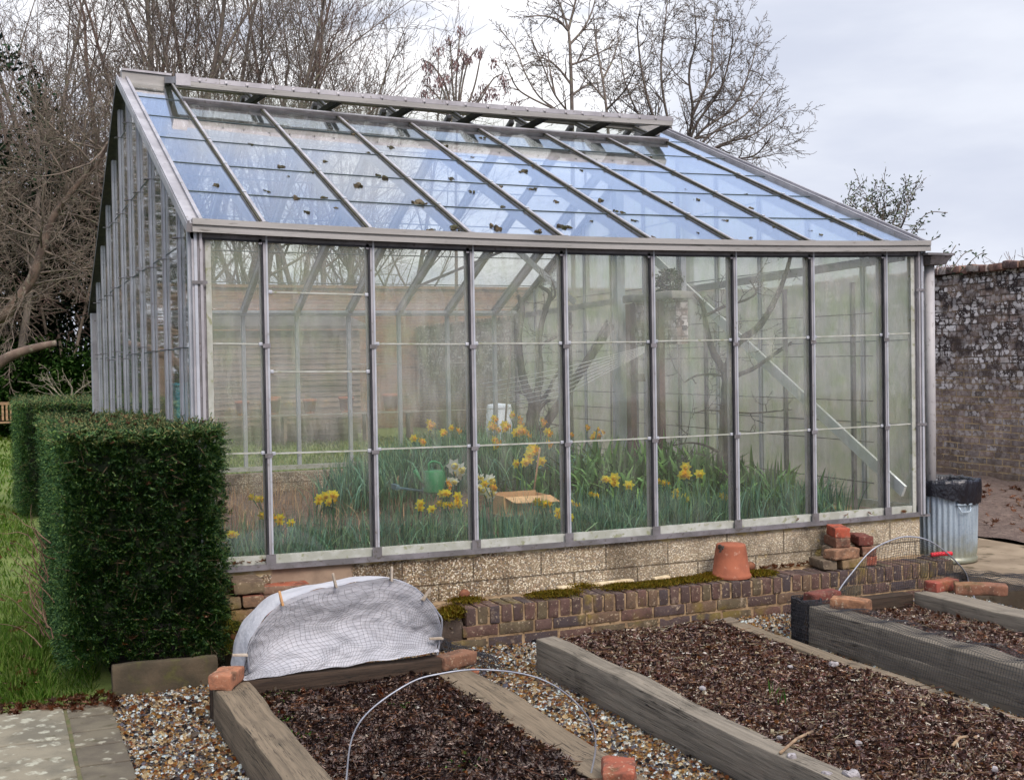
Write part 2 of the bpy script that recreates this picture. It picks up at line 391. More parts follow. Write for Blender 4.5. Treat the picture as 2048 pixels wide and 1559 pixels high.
def pane(m, a, b, c, d, th=.004, jit=.0):
    m.plate(a, b, c, d, th, 0)
def joint_f(k): return [1 / 6, .413, .667] if k == 1 else [.328 - .002 * k, .664]
for k in range(9):                                                   # front panels
    m = MB(); x0, x1 = XB[k] + (.05 if k == 0 else .018), XB[k + 1] - (.05 if k == 8 else .018)
    L0 = lambda x, t: np.array([x, 0.002, ev(x) - (ev(x) - sf(x)) * t])
    fr = [0] + joint_f(k) + [1]
    for i in range(len(fr) - 1):
        ta, tb = fr[i], fr[i + 1]; jy = random.uniform(-.0015, .0015)
        a, b, c, d = L0(x0, tb), L0(x1, tb), L0(x1, ta), L0(x0, ta); a[1] += jy; b[1] += jy + random.uniform(-.001, .001)
        pane(m, a, b, c, d)
        if i:
            p, q = L0(x0, ta), L0(x1, ta); m.bar(p - (0, .003, 0), q - (0, .003, 0), .008, .009, mi=1)
            for e in (p + (.012, -.01, 0), q + (-.012, -.01, 0)): m.rbox(e, (.011, .005, .01), .003, (1, 1, 1), mi=2)
    m.build('glass_panel', [G_FRONT, PUTTY, ALU_L], GH)
SJ = [0, .155, .326, .497, .665, .83, 1]
DARK_EDGE = weathered('rafter_dark_edge', (.035, .03, .02), (.08, .075, .045), 30, rough=.95, bump=.5)  # dark brown strip along one side of each front rafter
for k, x in enumerate(XB):                                           # rafters front & rear
    if k in (0, 9): continue
    m = MB(); a, b = RF(x, -.012), RF(x, .985)
    m.bar(a, b, .034, .024, NF, (0, -.006), 1); m.bar(a, b, .018, .016, NF, (.005, .014), 0); m.bar(a, b, .009, .012, NF, (-.011, .012), 2)
    m.bar(RF(x, -.014), RF(x, -.006), .04, .02, NF, (0, .02), 1)
    m.bar(RF(x, .004), RF(x, .97), .05, .06, NF, (0, -.052), 0)
    for s in SJ[1:-1]: m.bar(RF(x, s - .003), RF(x, s + .003), .024, .006, NF, (.003, .0255), 3)
    m.build('rafter', [ALU, ALU_D, DARK_EDGE, ALU_L], GH)
    m = MB(); m.bar(RR(x, -.012), RR(x, .985), .045, .04, NR, (0, 0), 1); m.bar(RR(x, .0), RR(x, .97), .05, .06, NR, (0, -.052), 0)
    m.build('rafter', [ALU, ALU_D], GH)
for k in range(9):                                                   # roof panels
    for FN, N_, J, rear in ((RF, NF, SJ, 0), (RR, NR, [0, .16, .33, .5, .67, .83, 1], 1)):
        m = MB(); x0, x1 = XB[k] + .016, XB[k + 1] - .016
        top = .815 if (0 < k < 8 and not rear) else .985
        J2 = [s for s in J if s < top - .03] + [top]
        for i in range(len(J2) - 1):
            a, b, c, d = FN(x0, J2[i]), FN(x1, J2[i]), FN(x1, J2[i + 1] + .003), FN(x0, J2[i + 1] + .003)
            if rear: a, b, c, d = b, a, d, c
            t1, t2 = random.uniform(-.004, .004), random.uniform(0, .004)
            a = a + N_ * t2; b = b + N_ * (t2 + t1)
            pane(m, a, b, c, d)
            if i: m.bar(FN(x0, J2[i]), FN(x1, J2[i]), .012, .007, N_, (0, .004), 1)
        m.build('glass_panel', [G_REAR if rear else G_ROOF, JOINT], GH)
# gables
for x, sx in ((0, -1), (WD, 1)):
    for k in range(1, 11):
        y = YG[k]; z0, z1 = sl(y) - .02, zg(x, y) - .02; m = MB()
        xo = x + sx * .002
        m.box(min(xo, xo + sx * .014), max(xo, xo + sx * .014), y - .022, y + .022, z0, z1, 0)
        m.box(min(xo + sx * .014, xo + sx * .02), max(xo + sx * .014, xo + sx * .02), y - .012, y + .012, z0, z1, 1)
        m.box(min(xo - sx * .022, xo - sx * .006), max(xo - sx * .014, xo - sx * .006), y - .014, y + .014, z0, z1, 0)
        for zr in (1.05, 1.66, 2.27, 2.88, 3.49):
            if zr < z1 - .1:
                zz = zr + random.choice((0, 0, 0, .04, -.03)); m.box(min(xo + sx * .0, xo + sx * .0475), max(xo, xo + sx * .022), y - .024, y + .024, zz, zz + .007, 2)
        m.build('glazing_bar', [ALU_L, ALU, ALU_D], GH)
    for k in range(11):
        y0, y1 = YG[k] + .018, YG[k + 1] - .018; m = MB()
        ys = [y0, y1] if not (y0 < LD / 2 < y1) else [y0, LD / 2, y1]
        for a, b in zip(ys, ys[1:]):
            m.plate((x, a, sl(a)), (x, b, sl(b)), (x, b, zg(x, b) - .03), (x, a, zg(x, a) - .03), .004)
        for zr in (1.05, 1.66, 2.27, 2.88, 3.49):
            if zr < min(zg(x, y0), zg(x, y1)) - .1: m.bar((x, y0, zr), (x, y1, zr + .0), .006, .007, mi=1)
        m.build('glass_panel', [G_GABLE if sx < 0 else G_RIGHT, JOINT], GH)
    for FN, N_, rear in ((RF, NF, 0), (RR, NR, 1)):
        m = MB(); xa = x + sx * .01; a, b = FN(xa, -.02), FN(xa, 1.0 if not rear else .992)
        a[0] = b[0] = xa; a[2] += .0
        m.bar(a, b, .1, .05, N_, (0, -.012), 0); m.bar(a, b, .02, .02, N_, (.03, .022), 1); m.bar(a, b, .012, .016, N_, (-.04, .02), 1)
        m.build('verge', [ALU if not rear else DARKMET, ALU], GH)  # rear verge coloured dark to stand for its shaded underside
    m = MB(); m.bar((x - sx * .05, .08, ev(x) - .02), (x - sx * .05, LD - .08, RE - .02), .03, .06)
    m.build('gable_tie', ALU, GH)
# rear wall
for k, x in enumerate(XB):
    if k in (0, 9): continue
    m = MB(); m.box(x - .02, x + .02, LD - .03, LD + .03, SR - .02, RE); m.build('glazing_bar', ALU_L, GH)
for k in range(9):
    m = MB(); x0, x1 = XB[k] + .018, XB[k + 1] - .018; zz = [SR, .98, 1.56, RE] if k % 2 else [SR, .98, RE]
    for a, b in zip(zz, zz[1:]):
        m.plate((x0, LD, a), (x1, LD, a), (x1, LD, b), (x0, LD, b), .004)
        if a > SR: m.bar((x0, LD - .004, a), (x1, LD - .004, a), .008, .01, mi=1)
    m.build('glass_panel', [G_REAR, PUTTY], GH)
m = MB(); m.box(.03, WD - .03, LD - .08, LD + .04, RE - .005, RE + .055); m.box(.03, WD - .03, LD - .1, LD - .0805, RE + .02, RE + .035); m.build('eaves_beam', ALU_L, GH)
# front eaves beam + gutter
m = MB()
for i in range(24):
    x0, x1 = WD * i / 24 - (.0 if i else .03), WD * (i + 1) / 24 + (0 if i < 23 else .05)
    def strip(ya, yb, za, zb, mi, da=0.):
        m.hexa([(x0, ya, ev(x0) + za), (x1, ya, ev(x1) + za), (x1, yb, ev(x1) + za + da), (x0, yb, ev(x0) + za + da), (x0, ya, ev(x0) + zb), (x1, ya, ev(x1) + zb), (x1, yb, ev(x1) + zb), (x0, yb, ev(x0) + zb)], mi)
    strip(-.075, -.03, .012, .075, 0); strip(-.088, -.0752, .045, .078, 0); strip(-.084, -.0752, .004, .03, 0); strip(-.03, .06, -.018, .03, 1); strip(-.03, -.02, -.03, -.018, 2)
m.build('gutter', [GUT, ALU_D, RUBBER_SHADE], GH)
# ridge caps, header rail, vent
m = MB()
for xa, xb in ((-.02, .372), (4.712, 5.02)):
    for p, q in (((xa, 0, 0), (xb, 0, 0)),):
        A = np.array([xa, LD / 2, rg(max(xa, 0))]); B = np.array([xb, LD / 2, rg(min(xb, WD))])
        m.bar(A, B, .1, .09, (0, 0, 1), (0, .01), 0); m.bar(A, B, .13, .018, (0, 0, 1), (0, .066), 1)
m.bar((.372, LD / 2, rg(.372)), (4.712, LD / 2, rg(4.712)), .07, .06, (0, 0, 1), (0, .0), 0)
m.build('ridge_cap', [GUT, ALU], GH)
m = MB()
for i in range(14):
    xa = .372 + (4.712 - .372) * i / 14; xb = .372 + (4.712 - .372) * (i + 1) / 14
    m.bar(RF(xa, .822), RF(xb, .822), .07, .04, NF, (0, .018)); m.bar(RF(xa, .812), RF(xb, .812), .025, .02, NF, (0, .032), 1)
m.build('header_rail', [ALU, ALU_D], GH)
VL = .7
VA = lambda x: R(-12.5 + 4.5 * min(1, max(0, x / 4.7)))
vent = thing('roof_vent', None, None); vent.parent = GH; vent['label'] = 'long ridge ventilator propped open'
def VP(x, l, dz=0.): return np.array([x, LD / 2 - l * math.cos(VA(x)), rg(x) + .03 + l * math.sin(VA(x)) + dz])
XV = [.342] + XB[2:8] + [4.742]
m = MB()
for i in range(14):
    xa = .342 + 4.4 * i / 14; xb = .342 + 4.4 * (i + 1) / 14
    m.bar(VP(xa, VL), VP(xb, VL), .03, .042, (0, 0, 1), (0, .012), 0); m.bar(VP(xa, VL), VP(xb, VL), .052, .04, (0, 0, 1), (0, -.03), 1); m.bar(VP(xa, VL), VP(xb, VL), .036, .008, (0, 0, 1), (.002, -.0095), 2)
    m.bar(VP(xa, .04), VP(xb, .04), .06, .03, (0, 0, 1), (0, 0), 0)
for xx in (.342, 4.742): m.bar(VP(xx, .02), VP(xx, VL), .05, .05, (0, 0, 1))
for xx in XB[2:8]: m.bar(VP(xx, .02), VP(xx, VL - .02), .03, .03, (0, 0, 1))
for i in range(23):
    q = VP(.5 + i * .185 + (.02 if i % 2 else 0), VL + .016, .01)
    m.rbox(q, (.014, .006, .014), .005, (1, 1, 1), mi=0); m.rbox(q - (0, .008, .012), (.005, .004, .008), .002, (1, 1, 1), mi=3)
vz = VP(.36, VL)[2]; m.box(.318, .43, LD / 2 - .715, LD / 2 - .668, vz - .045, vz + .046, 0)
m.build('vent_frame', [ALU, GUT, ALU_D, DARKMET], vent).parent = vent
for i in range(len(XV) - 1):
    m = MB(); a, b = XV[i] + .015, XV[i + 1] - .015
    m.plate(VP(a, VL - .02), VP(b, VL - .02), VP(b, .04), VP(a, .04), .004); m.build('vent_glass', G_REAR, vent)
for k in range(2, 9):
    m = MB(); x = XB[k] - .05
    for dx, l0, y1 in ((0, VL - .06, .3), (.05, VL - .06, .16)):
        p = VP(x + dx + .03, VL - .03, -.05); q = RF(x + dx - .05, .86) + (0, y1, .03)
        m.bar(p, q, .034, .012, (0, 1, 0))
    m.rbox(RF(x - .06, .86) + (0, .22, .02), (.04, .03, .02), .008, (1, 1, 1))
    m.build('vent_arm', DARKMET, vent)
# downpipe at the right corner
PIPE = weathered('grey_plastic_pipe', (.34, .33, .33), (.4, .39, .38), 4, (.26, .25, .24), 30, rough=.5, bump=.05)
m = MB(); px_, py_ = 5.15, .03
m.lathe([(.0, .42), (.036, .42), (.0365, 1.3), (.036, 2.2), (.0, 2.2)], (px_, py_, 0), 20)
dp = m.build('downpipe', PIPE, GH)
m = MB(); m.hexa([(5.08, -.06, 2.19), (5.215, -.06, 2.19), (5.215, .09, 2.19), (5.08, .09, 2.19), (5.055, -.1, 2.245), (5.255, -.1, 2.255), (5.255, .1, 2.255), (5.055, .1, 2.245)])
m.box(5.02, 5.265, -.105, .1, 2.252, 2.268); m.build('hopper', ALU_D, dp)

# interior members of the greenhouse: truss ties, cross braces
m = MB()
q0 = at_x(1440, 640, 4.8); q1 = at_x(1808, 982, 4.8); q2 = q0 + (q0 - q1) * .62
m.bar(q1, q2, .085, .02, (1, 0, 0)); m.build('wind_brace', weathered('brace_pale', (.5, .53, .5), (.42, .45, .4), 8, rough=.7), GH)
m = MB(); q0 = at_y(1045, 510, 5.2); q1 = at_y(1150, 605, 5.4); m.bar(q0 + (q0 - q1) * .5, q1, .06, .02, (0, 1, 0))
m.build('roof_brace', ALU_L, GH)
m = MB()
for p, q in (((830, 575, 5.5), (1010, 500, 5.5)), ((1215, 640, 4.5), (1170, 720, 4.5))):
    m.bar(at_y(*p), at_y(*q), .03, .015, (0, 1, 0))
m.build('roof_tie', ALU_D, GH)

# moss clumps on the roof glass
MOSS_D = islands('dark_moss', [(.035, .03, .02), (.06, .05, .03), (.045, .045, .02), (.09, .07, .04)], .95)
def clump(sd):
    r = np.random.RandomState(sd); m = MB()
    for i in range(r.randint(4, 10)): m.rbox(r.normal(size=3) * (.013, .013, .003) + (0, 0, .003), np.array([.012, .012, .009]) * r.uniform(.4, 1.3), .004, (3, 3, 3), .006, 70, rotz(r.uniform(0, 3)))
    return m
protos = []
spots = [(430, 380), (715, 370), (505, 290), (648, 398), (757, 350), (832, 407), (905, 459), (860, 465), (963, 345), (995, 370), (1040, 335), (988, 455), (1130, 455), (1200, 395), (1232, 420), (1305, 475), (735, 300), (690, 232), (890, 281), (943, 305), (1045, 333), (1075, 462), (1270, 440), (1340, 400), (1393, 465), (1500, 415), (1545, 455), (1500, 478), (1620, 465), (1640, 475), (560, 335), (590, 400), (620, 345), (650, 320), (530, 388), (705, 260), (780, 287), (1370, 372), (1490, 384), (1395, 395), (1180, 440), (1110, 398), (940, 380), (1005, 410), (610, 430), (670, 420), (900, 352), (1060, 372), (1450, 440), (1720, 475), (575, 355), (1065, 320), (960, 262), (1300, 300), (1160, 330)]
for i, (px, py) in enumerate(spots):
    # the roof plane
    P0 = RF(2.5, 0); d = ray(px, py); t = ((P0 - CAM) @ NF) / (d @ NF); q = CAM + d * t + NF * .02
    x = min(max(q[0], .03), 4.98); s = min(max(q[1] / (LD / 2), .01), .8); q = RF(x, s) + NF * .006
    if i < 10: o = clump(i).build('moss_clump', MOSS_D); protos.append(o)
    else: o = protos[i % 10].copy(); C.objects.link(o)
    o.location = q - NF * .004; sc = random.uniform(.55, 1.35) * (1.0 if i < 16 else .6); o.scale = (sc * random.uniform(.8, 1.4), sc * random.uniform(1, 1.6), sc); o.rotation_euler = (math.atan2(rg(2) - ev(2), LD / 2), 0, random.uniform(-.6, .6))
    tag(o, 'small dark clump of moss stuck on the sloping roof glass', 'moss clump', 'moss clumps on the greenhouse roof')
#@@PART2
# ------------------------------------------------------------------ sky and light
SUN_EL, SUN_AZ = 44, 176       # direction the sun stands: azimuth clockwise from +y
w = bpy.data.worlds.new('World'); SC.world = w; w.use_nodes = True
wt = w.node_tree; wt.nodes.clear()
class WN(NT):
    def __init__(s): s.t = wt
wn = WN(); wo = wt.nodes.new('ShaderNodeOutputWorld'); bg = wt.nodes.new('ShaderNodeBackground')
sky = wt.nodes.new('ShaderNodeTexSky'); sky.sky_type = 'NISHITA'; sky.sun_disc = False
sky.sun_elevation = R(SUN_EL); sky.sun_rotation = R(SUN_AZ); sky.air_density = 1.2; sky.dust_density = 1.0; sky.ozone_density = 1.5
v = wt.nodes.new('ShaderNodeTexCoord').outputs['Generated']
sp = wt.nodes.new('ShaderNodeSeparateXYZ'); wt.links.new(v, sp.inputs[0])
def wmap(scale, loc=(0, 0, 0)):
    mp = wt.nodes.new('ShaderNodeMapping'); wt.links.new(v, mp.inputs[0]); mp.inputs['Scale'].default_value = scale; mp.inputs['Location'].default_value = loc; return mp.outputs[0]
n1 = wn.noise(wmap((1, 1, 2.2), (.3, .1, 0)), 2.6, 6, .55, .3)
n2 = wn.noise(wmap((1, 1, 3.5), (4, 2, 1)), 3.5, 5, .55)
low = wn.step(sp.outputs[2], .50, .30)                       # solid overcast low down, broken cloud above
cl = wn.math('MAXIMUM', wn.math('MAXIMUM', wn.step(n1, .54, .68), low), wn.step(sp.outputs[2], .62, .85))
gdir = unit(ray(690, 20)); dt = wt.nodes.new('ShaderNodeVectorMath'); dt.operation = 'DOT_PRODUCT'; wt.links.new(v, dt.inputs[0]); dt.inputs[1].default_value = tuple(gdir)
br = wn.step(dt.outputs['Value'], .955, .99)
br = wn.math('MULTIPLY', br, wn.step(n2, .3, .5))
ccol = wn.mix(wn.step(n2, .3, .68), (4.35, 4.65, 5.5), (5.4, 5.65, 6.3))
ccol = wn.mix(br, ccol, (8.5, 8.5, 8.7))
ccol = wn.mix(wn.step(sp.outputs[2], .62, .95), ccol, (17, 17, 17.5))
bl = wt.nodes.new('ShaderNodeMix'); bl.data_type = 'RGBA'; bl.blend_type = 'MULTIPLY'; bl.inputs[0].default_value = 1; wt.links.new(sky.outputs[0], bl.inputs[6]); bl.inputs[7].default_value = (2.95, 2.35, 2.15, 1)
sk = wn.mix(cl, bl.outputs[2], ccol)
wt.links.new(sk, bg.inputs[0]); bg.inputs[1].default_value = .1; wt.links.new(bg.outputs[0], wo.inputs[0])
sd = bpy.data.lights.new('sun', 'SUN'); sd.energy = 1.5; sd.angle = R(20); sd.color = (1, .96, .9)
so = bpy.data.objects.new('sun', sd); C.objects.link(so)
sdir = Vector((math.sin(R(SUN_AZ)) * math.cos(R(SUN_EL)), math.cos(R(SUN_AZ)) * math.cos(R(SUN_EL)), math.sin(R(SUN_EL))))
so.rotation_euler = sdir.to_track_quat('Z', 'Y').to_euler(); so.location = (0, 0, 20)
SC.view_settings.view_transform = 'Standard'; SC.view_settings.look = 'None'; SC.view_settings.exposure = .68; SC.view_settings.gamma = 1
SC.cycles.max_bounces = 8; SC.cycles.diffuse_bounces = 3; SC.cycles.glossy_bounces = 4; SC.cycles.transmission_bounces = 6
SC.cycles.transparent_max_bounces = 40; SC.cycles.use_denoising = True; SC.cycles.caustics_reflective = False; SC.cycles.caustics_refractive = False
SC.cycles.sample_clamp_indirect = 4

# ------------------------------------------------------------------ ground
def sheet(name, pts, z, mat_, nx=1):
    m = MB(); m.add([(x, y, z) for x, y in pts], [tuple(range(len(pts)))]); return structure(m.build(name, mat_))
def grid(name, x0, x1, y0, y1, nx, ny, zf, mat_):
    xs = np.linspace(x0, x1, nx); ys = np.linspace(y0, y1, ny); V = [(x, y, zf(x, y)) for y in ys for x in xs]
    F = [(j * nx + i, j * nx + i + 1, (j + 1) * nx + i + 1, (j + 1) * nx + i) for j in range(ny - 1) for i in range(nx - 1)]
    return MB().add(V, F, 0, True).build(name, mat_)
EARTH = weathered('dark_earth', (.03, .021, .016), (.055, .04, .03), 9, (.1, .08, .06), 40, (.6, .7), .95, 0, .6, 60, .01)
LAWN = weathered('lawn_turf', (.095, .135, .03), (.135, .17, .045), 1.2, (.06, .06, .025), 9, (.56, .68), .95, 0, .6, 40, .02)
GRAVEL = weathered('gravel_bed', (.17, .145, .11), (.26, .23, .18), 60, (.05, .04, .03), 90, (.55, .65), .95, 0, .8, 90, .01)
sheet('ground', [(-150, -40), (250, -40), (250, 500), (-150, 500)], -.125, EARTH)
sheet('lawn', [(-60, -.55), (-.5, -.55), (-.5, 7.6), (9.3, 7.6), (9.3, 60), (-60, 60)], -.1, LAWN)
sheet('gravel_ground', [(-.57, -6), (5.2, -6), (5.2, -.1), (-.57, -.1)], -.105, GRAVEL)
nz = lambda x, y, s=1., o=0.: noise.noise(Vector((x * s, y * s, o)))
# paving
def paving_mat(name, a, b, lich, lo):
    t = NT(name); v = t.co('World')
    c = t.mix(t.step(t.noise(v, 5, 5), .35, .65), a, b)
    vr = t.voro(v, 15); wv = t.math('ADD', vr, t.math('MULTIPLY', t.noise(v, 30, 6, .7), .6))
    sp_ = t.math('SUBTRACT', 1., t.step(wv, .6, .72)); sp_ = t.math('MULTIPLY', sp_, t.step(t.noise(v, 9, 3), lo, lo + .08))
    c = t.mix(t.math('MULTIPLY', t.math('MULTIPLY', sp_, t.step(t.noise(v, 45, 4), .3, .6)), .75), c, lich)
    c = t.mix(t.math('MULTIPLY', t.step(t.noise(v, 14, 5), .58, .72), .6), c, srgb(64, 60, 40))
    t.bsdf(c, .92, 0, t.bump(t.noise(v, 60, 5), .5, .006), .2); return t.m
SLAB = paving_mat('lichened_slab', srgb(98, 94, 82), srgb(122, 116, 100), srgb(160, 160, 144), .36)
SLAB2 = paving_mat('dark_slab', srgb(80, 74, 64), srgb(98, 92, 78), srgb(148, 146, 130), .5)
m = MB(); r = np.random.RandomState(3)
for x0, x1, ys, mi in ((-2.4, -1.52, (-.62, -1.2, -1.8, -2.5, -3.2), 0), (-1.5, -.768, (-.6, -1.17, -1.72, -2.36, -3.0, -3.6), 0), (-.766, -.55, (-.6, -.83, -1.08, -1.32, -1.6, -1.85, -2.1, -2.6, -3.1), 1)):
    for a, b in zip(ys, ys[1:]):
        m.rbox(((x0 + x1) / 2, (a + b) / 2, -.105 + r.uniform(-.003, .003)), ((x1 - x0) / 2 - .006, (a - b) / 2 - .006, .022), .008, (10, 8, 1), .002, 9, None, mi)
m.box(-.776, -.756, -3.1, -.6, -.12, -.0875, 2); structure(m.build('stone_path', [SLAB, SLAB2, weathered('joint_dirt', srgb(92, 84, 62), srgb(72, 78, 46), 12, rough=.95, bump=.6)]))
CONC = weathered('old_concrete', srgb(116, 102, 84), srgb(138, 124, 104), 3, srgb(80, 70, 52), 7, (.55, .68), .95, 0, .4, 50, .008)
sheet('concrete_path', [(5.03, -1.3), (6.35, -1.3), (6.35, 12), (5.03, 12)], .05, CONC)
m = MB().box(5.028, 5.06, -1.3, 12, -.12, .046); structure(m.build('path_edge', CONC))
def bz(x, y): return .07 + .03 * nz(x, y, 3) + .08 * min(1, (x - 6.3) / 2)
structure(grid('border_soil', 6.35, 9.4, -3, 14, 60, 160, bz, weathered('border_earth', (.1, .07, .058), (.15, .11, .09), 9, (.06, .042, .035), 30, (.52, .66), .95, 0, .9, 40, .03)))
def isoil(x, y): return .13 + .34 * math.exp(-((x - 2.9) / 1.3) ** 2 - ((y - 3.4) / 1.4) ** 2) + .22 * math.exp(-((x - 4.4) / 1.2) ** 2 - ((y - 2.) / 1.5) ** 2) + .1 * math.exp(-((y - .5) / .5) ** 2) + .025 * nz(x, y, 2.5)
structure(grid('greenhouse_soil', .19, WD - .19, .19, LD - .19, 40, 50, isoil, weathered('dry_soil', (.1, .065, .045), (.15, .1, .07), 6, (.05, .035, .025), 20, (.55, .65), .95, 0, .6, 50, .01)))

# gravel pebbles
phi = (1 + 5 ** .5) / 2
ICO_V = unit(np.array([(-1, phi, 0), (1, phi, 0), (-1, -phi, 0), (1, -phi, 0), (0, -1, phi), (0, 1, phi), (0, -1, -phi), (0, 1, -phi), (phi, 0, -1), (phi, 0, 1), (-phi, 0, -1), (-phi, 0, 1)], float))
ICO_F = np.array([(0, 11, 5), (0, 5, 1), (0, 1, 7), (0, 7, 10), (0, 10, 11), (1, 5, 9), (5, 11, 4), (11, 10, 2), (10, 7, 6), (7, 1, 8), (3, 9, 4), (3, 4, 2), (3, 2, 6), (3, 6, 8), (3, 8, 9), (4, 9, 5), (2, 4, 11), (6, 2, 10), (8, 6, 7), (9, 8, 1)])
def pebbles(m, P, rad):
    n = len(P); q = rs.normal(size=(n, 3, 3)); A = unit(q[:, 0]); B = unit(np.cross(A, q[:, 1])); D = np.cross(A, B)
    sc = rad[:, None] * rs.uniform(.55, 1.2, (n, 3)); jit = rs.uniform(.82, 1.15, (n, 12, 1))
    L = ICO_V[None] * sc[:, None, :] * jit
    V = L[..., 0:1] * A[:, None] + L[..., 1:2] * B[:, None] + L[..., 2:3] * D[:, None]
    V[..., 2] *= .75; V += P[:, None]
    m.add(V, (ICO_F[None] + np.arange(n)[:, None, None] * 12).reshape(-1, 3), 0, True)
m = MB()
for x0, x1, y0, y1, dens in ((-.56, -.15, -2.9, -.5, 11000), (1.05, 1.58, -3.7, -.34, 10500), (-.2, 5.0, -1.15, -.34, 5200), (2.72, 3.2, -3.2, -.4, 7000), (4.3, 5.0, -2, -.34, 3000)):
    n = int((x1 - x0) * (y1 - y0) * dens)
    P = np.stack([rs.uniform(x0, x1, n), rs.uniform(y0, y1, n), rs.uniform(-.104, -.088, n)], 1); pebbles(m, P, rs.gamma(4, .0013, n) + .0022)
PEB = islands('gravel_stones', [srgb(222, 210, 187), srgb(194, 171, 140), srgb(242, 242, 237), srgb(146, 142, 142), srgb(213, 185, 142), srgb(179, 171, 163), srgb(247, 255, 255), srgb(116, 115, 119), srgb(209, 185, 165), srgb(235, 222, 196), srgb(184, 146, 117), srgb(173, 173, 181)], .75, .3, .25, 60)
stuff(m.build('gravel', PEB), 'mixed tan and grey gravel between the raised beds', 'gravel')

# ------------------------------------------------------------------ brick ledge and bricks
BR_OLD = None
def brick_mat(name, cols, mossy=.35, rough=.9):
    t = NT(name); v = t.co('World'); c = t.ramp(t.island(), cols, True)
    c = t.mix(t.math('MULTIPLY', t.step(t.noise(v, 16, 6, .65), .42, .68), .7), c, srgb(62, 50, 44))
    c = t.mix(t.math('MULTIPLY', t.step(t.noise(v, 11, 6, .7), .56, .7), .55), c, srgb(150, 134, 114)); c = t.mix(t.math('MULTIPLY', t.step(t.noise(v, 60, 3), .6, .7), .5), c, srgb(176, 160, 136))
    if mossy: c = t.mix(t.math('MULTIPLY', t.step(t.noise(v, 4, 4), .56, .7), mossy), c, srgb(120, 104, 44))
    t.bsdf(c, rough, 0, t.bump(t.noise(v, 70, 5), .6, .006), .2); return t.m
B_LEDGE = brick_mat('ledge_brick', [srgb(86, 66, 60), srgb(76, 64, 62), srgb(92, 70, 62), srgb(68, 60, 60), srgb(88, 70, 64), srgb(88, 78, 60), srgb(74, 60, 56), srgb(98, 80, 64)], .6)
MORTAR = weathered('old_mortar', srgb(150, 128, 98), srgb(118, 98, 74), 14, srgb(74, 62, 44), 30, (.52, .66), .95, 0, .5, 60, .006)
ledge = thing('brick_ledge', 'low dark brick plinth ledge along the foot of the greenhouse wall', 'brick ledge')
m = MB(); r = np.random.RandomState(5); x = 1.42
while x < 4.97:
    wdt = .062 + r.uniform(-.003, .004); m.rbox((x + wdt / 2, -.232 + r.uniform(-.006, .004), .088 + r.uniform(-.003, .003)), (wdt / 2, .108, .051), .007, (2, 4, 3), .003, 24, rotz(r.uniform(-.02, .02))); x += wdt + .0125
x = 1.40
while x < 4.9:
    l = r.choice([.215, .215, .215, .105]); m.rbox((x + l / 2, -.29 + r.uniform(-.004, .004), .0), (l / 2, .05, .0315), .006, (5, 2, 2), .0025, 24); x += l + .012
x = 1.33
while x < 4.9:
    l = .215; m.rbox((x + l / 2, -.285, -.076), (l / 2, .05, .0315), .006, (5, 2, 2), .0025, 24); x += l + .012
m.build('brick_courses', B_LEDGE, ledge)
m = MB(); m.box(1.425, 4.965, -.333, -.13, -.12, .13); m.build('mortar', MORTAR, ledge)
m = MB(); m.rbox((2.65, -.065, -.0), (2.38, .064, .13), .01, (60, 2, 2), .006, 6); m.build('mortar_top', MORTAR, ledge)
# moss cushions on the ledge
def tufts(m, P, Lh, wd, spread=.5, mi=0):
    n = len(P); D = unit(np.array([0, 0, 1.]) + rs.normal(size=(n, 3)) * spread); m.quads(leaf_quads(P, D, Lh, wd), mi)
m = MB()
def mosspatch(cx, cy, cz, rx, ry, rz, n, L=.014):
    a = rs.normal(size=(n, 3)) * .45; a = a[(a ** 2).sum(1) < 1.2]; k = np.sqrt(np.clip(1.2 - (a[:, 0] ** 2 + a[:, 1] ** 2), 0, 2)) * .6
    P = np.stack([cx + a[:, 0] * rx, cy + a[:, 1] * ry, cz + .002 + k * rz + a[:, 2] * rz * .2], 1); tufts(m, P, rs.uniform(.6, 1.3, len(P)) * L, .005, .8)
for cx, cy, rx, n in ((2.02, -.24, .2, 2600), (2.5, -.22, .16, 1700), (2.72, -.24, .2, 2200), (3.0, -.22, .22, 2400), (3.5, -.23, .13, 1800), (1.48, -.18, .12, 1000), (3.22, -.14, .14, 700), (2.28, -.1, .12, 500)):
    mosspatch(cx, cy, .14, rx, .1, .022, int(n * 1.8), .018)
MOSS = islands('golden_moss', [srgb(158, 146, 56), srgb(128, 124, 46), srgb(182, 162, 70), srgb(104, 98, 42), srgb(164, 130, 58)], .95, .1, .3, 30)
stuff(m.build('moss', MOSS), 'yellow green moss growing on the ledge', 'moss')
m = MB()
for cx, cz, rx, rz, n in ((1.3, .06, .16, .06, 2600), (1.2, .02, .14, .07, 1600), (1.38, .1, .08, .03, 900)): mosspatch(cx, -.26, cz, rx, .1, rz, n, .03)
m2 = MB(); m2.rbox((1.23, -.2, -.01), (.19, .13, .1), .05, (4, 4, 4), .02, 9); m2.build('moss_core', EARTH)
mo = bpy.data.objects['moss_core']; mm = m.build('moss_mound', MOSS); tag(mm, 'shaggy yellow moss hummock at the broken end of the brick ledge', 'moss'); mo.parent = mm
def one_brick(name, label, c, rz=0., size=(.215, .1025, .065), cols=None, tilt=(0, 0), b=.01, amp=.0055, seg=(9, 5, 4), moss=.2, grp=None):
    loc = Vector(c); m = MB(); rot = rotz(rz) @ rotx(tilt[0]) @ roty(tilt[1])
    m.rbox(c, np.array(size) / 2, b, seg, amp, 22, rot)
    o = m.build(name, brick_mat('brick_' + str(len(bpy.data.materials)), cols, moss)); return tag(o, label, 'brick', grp)
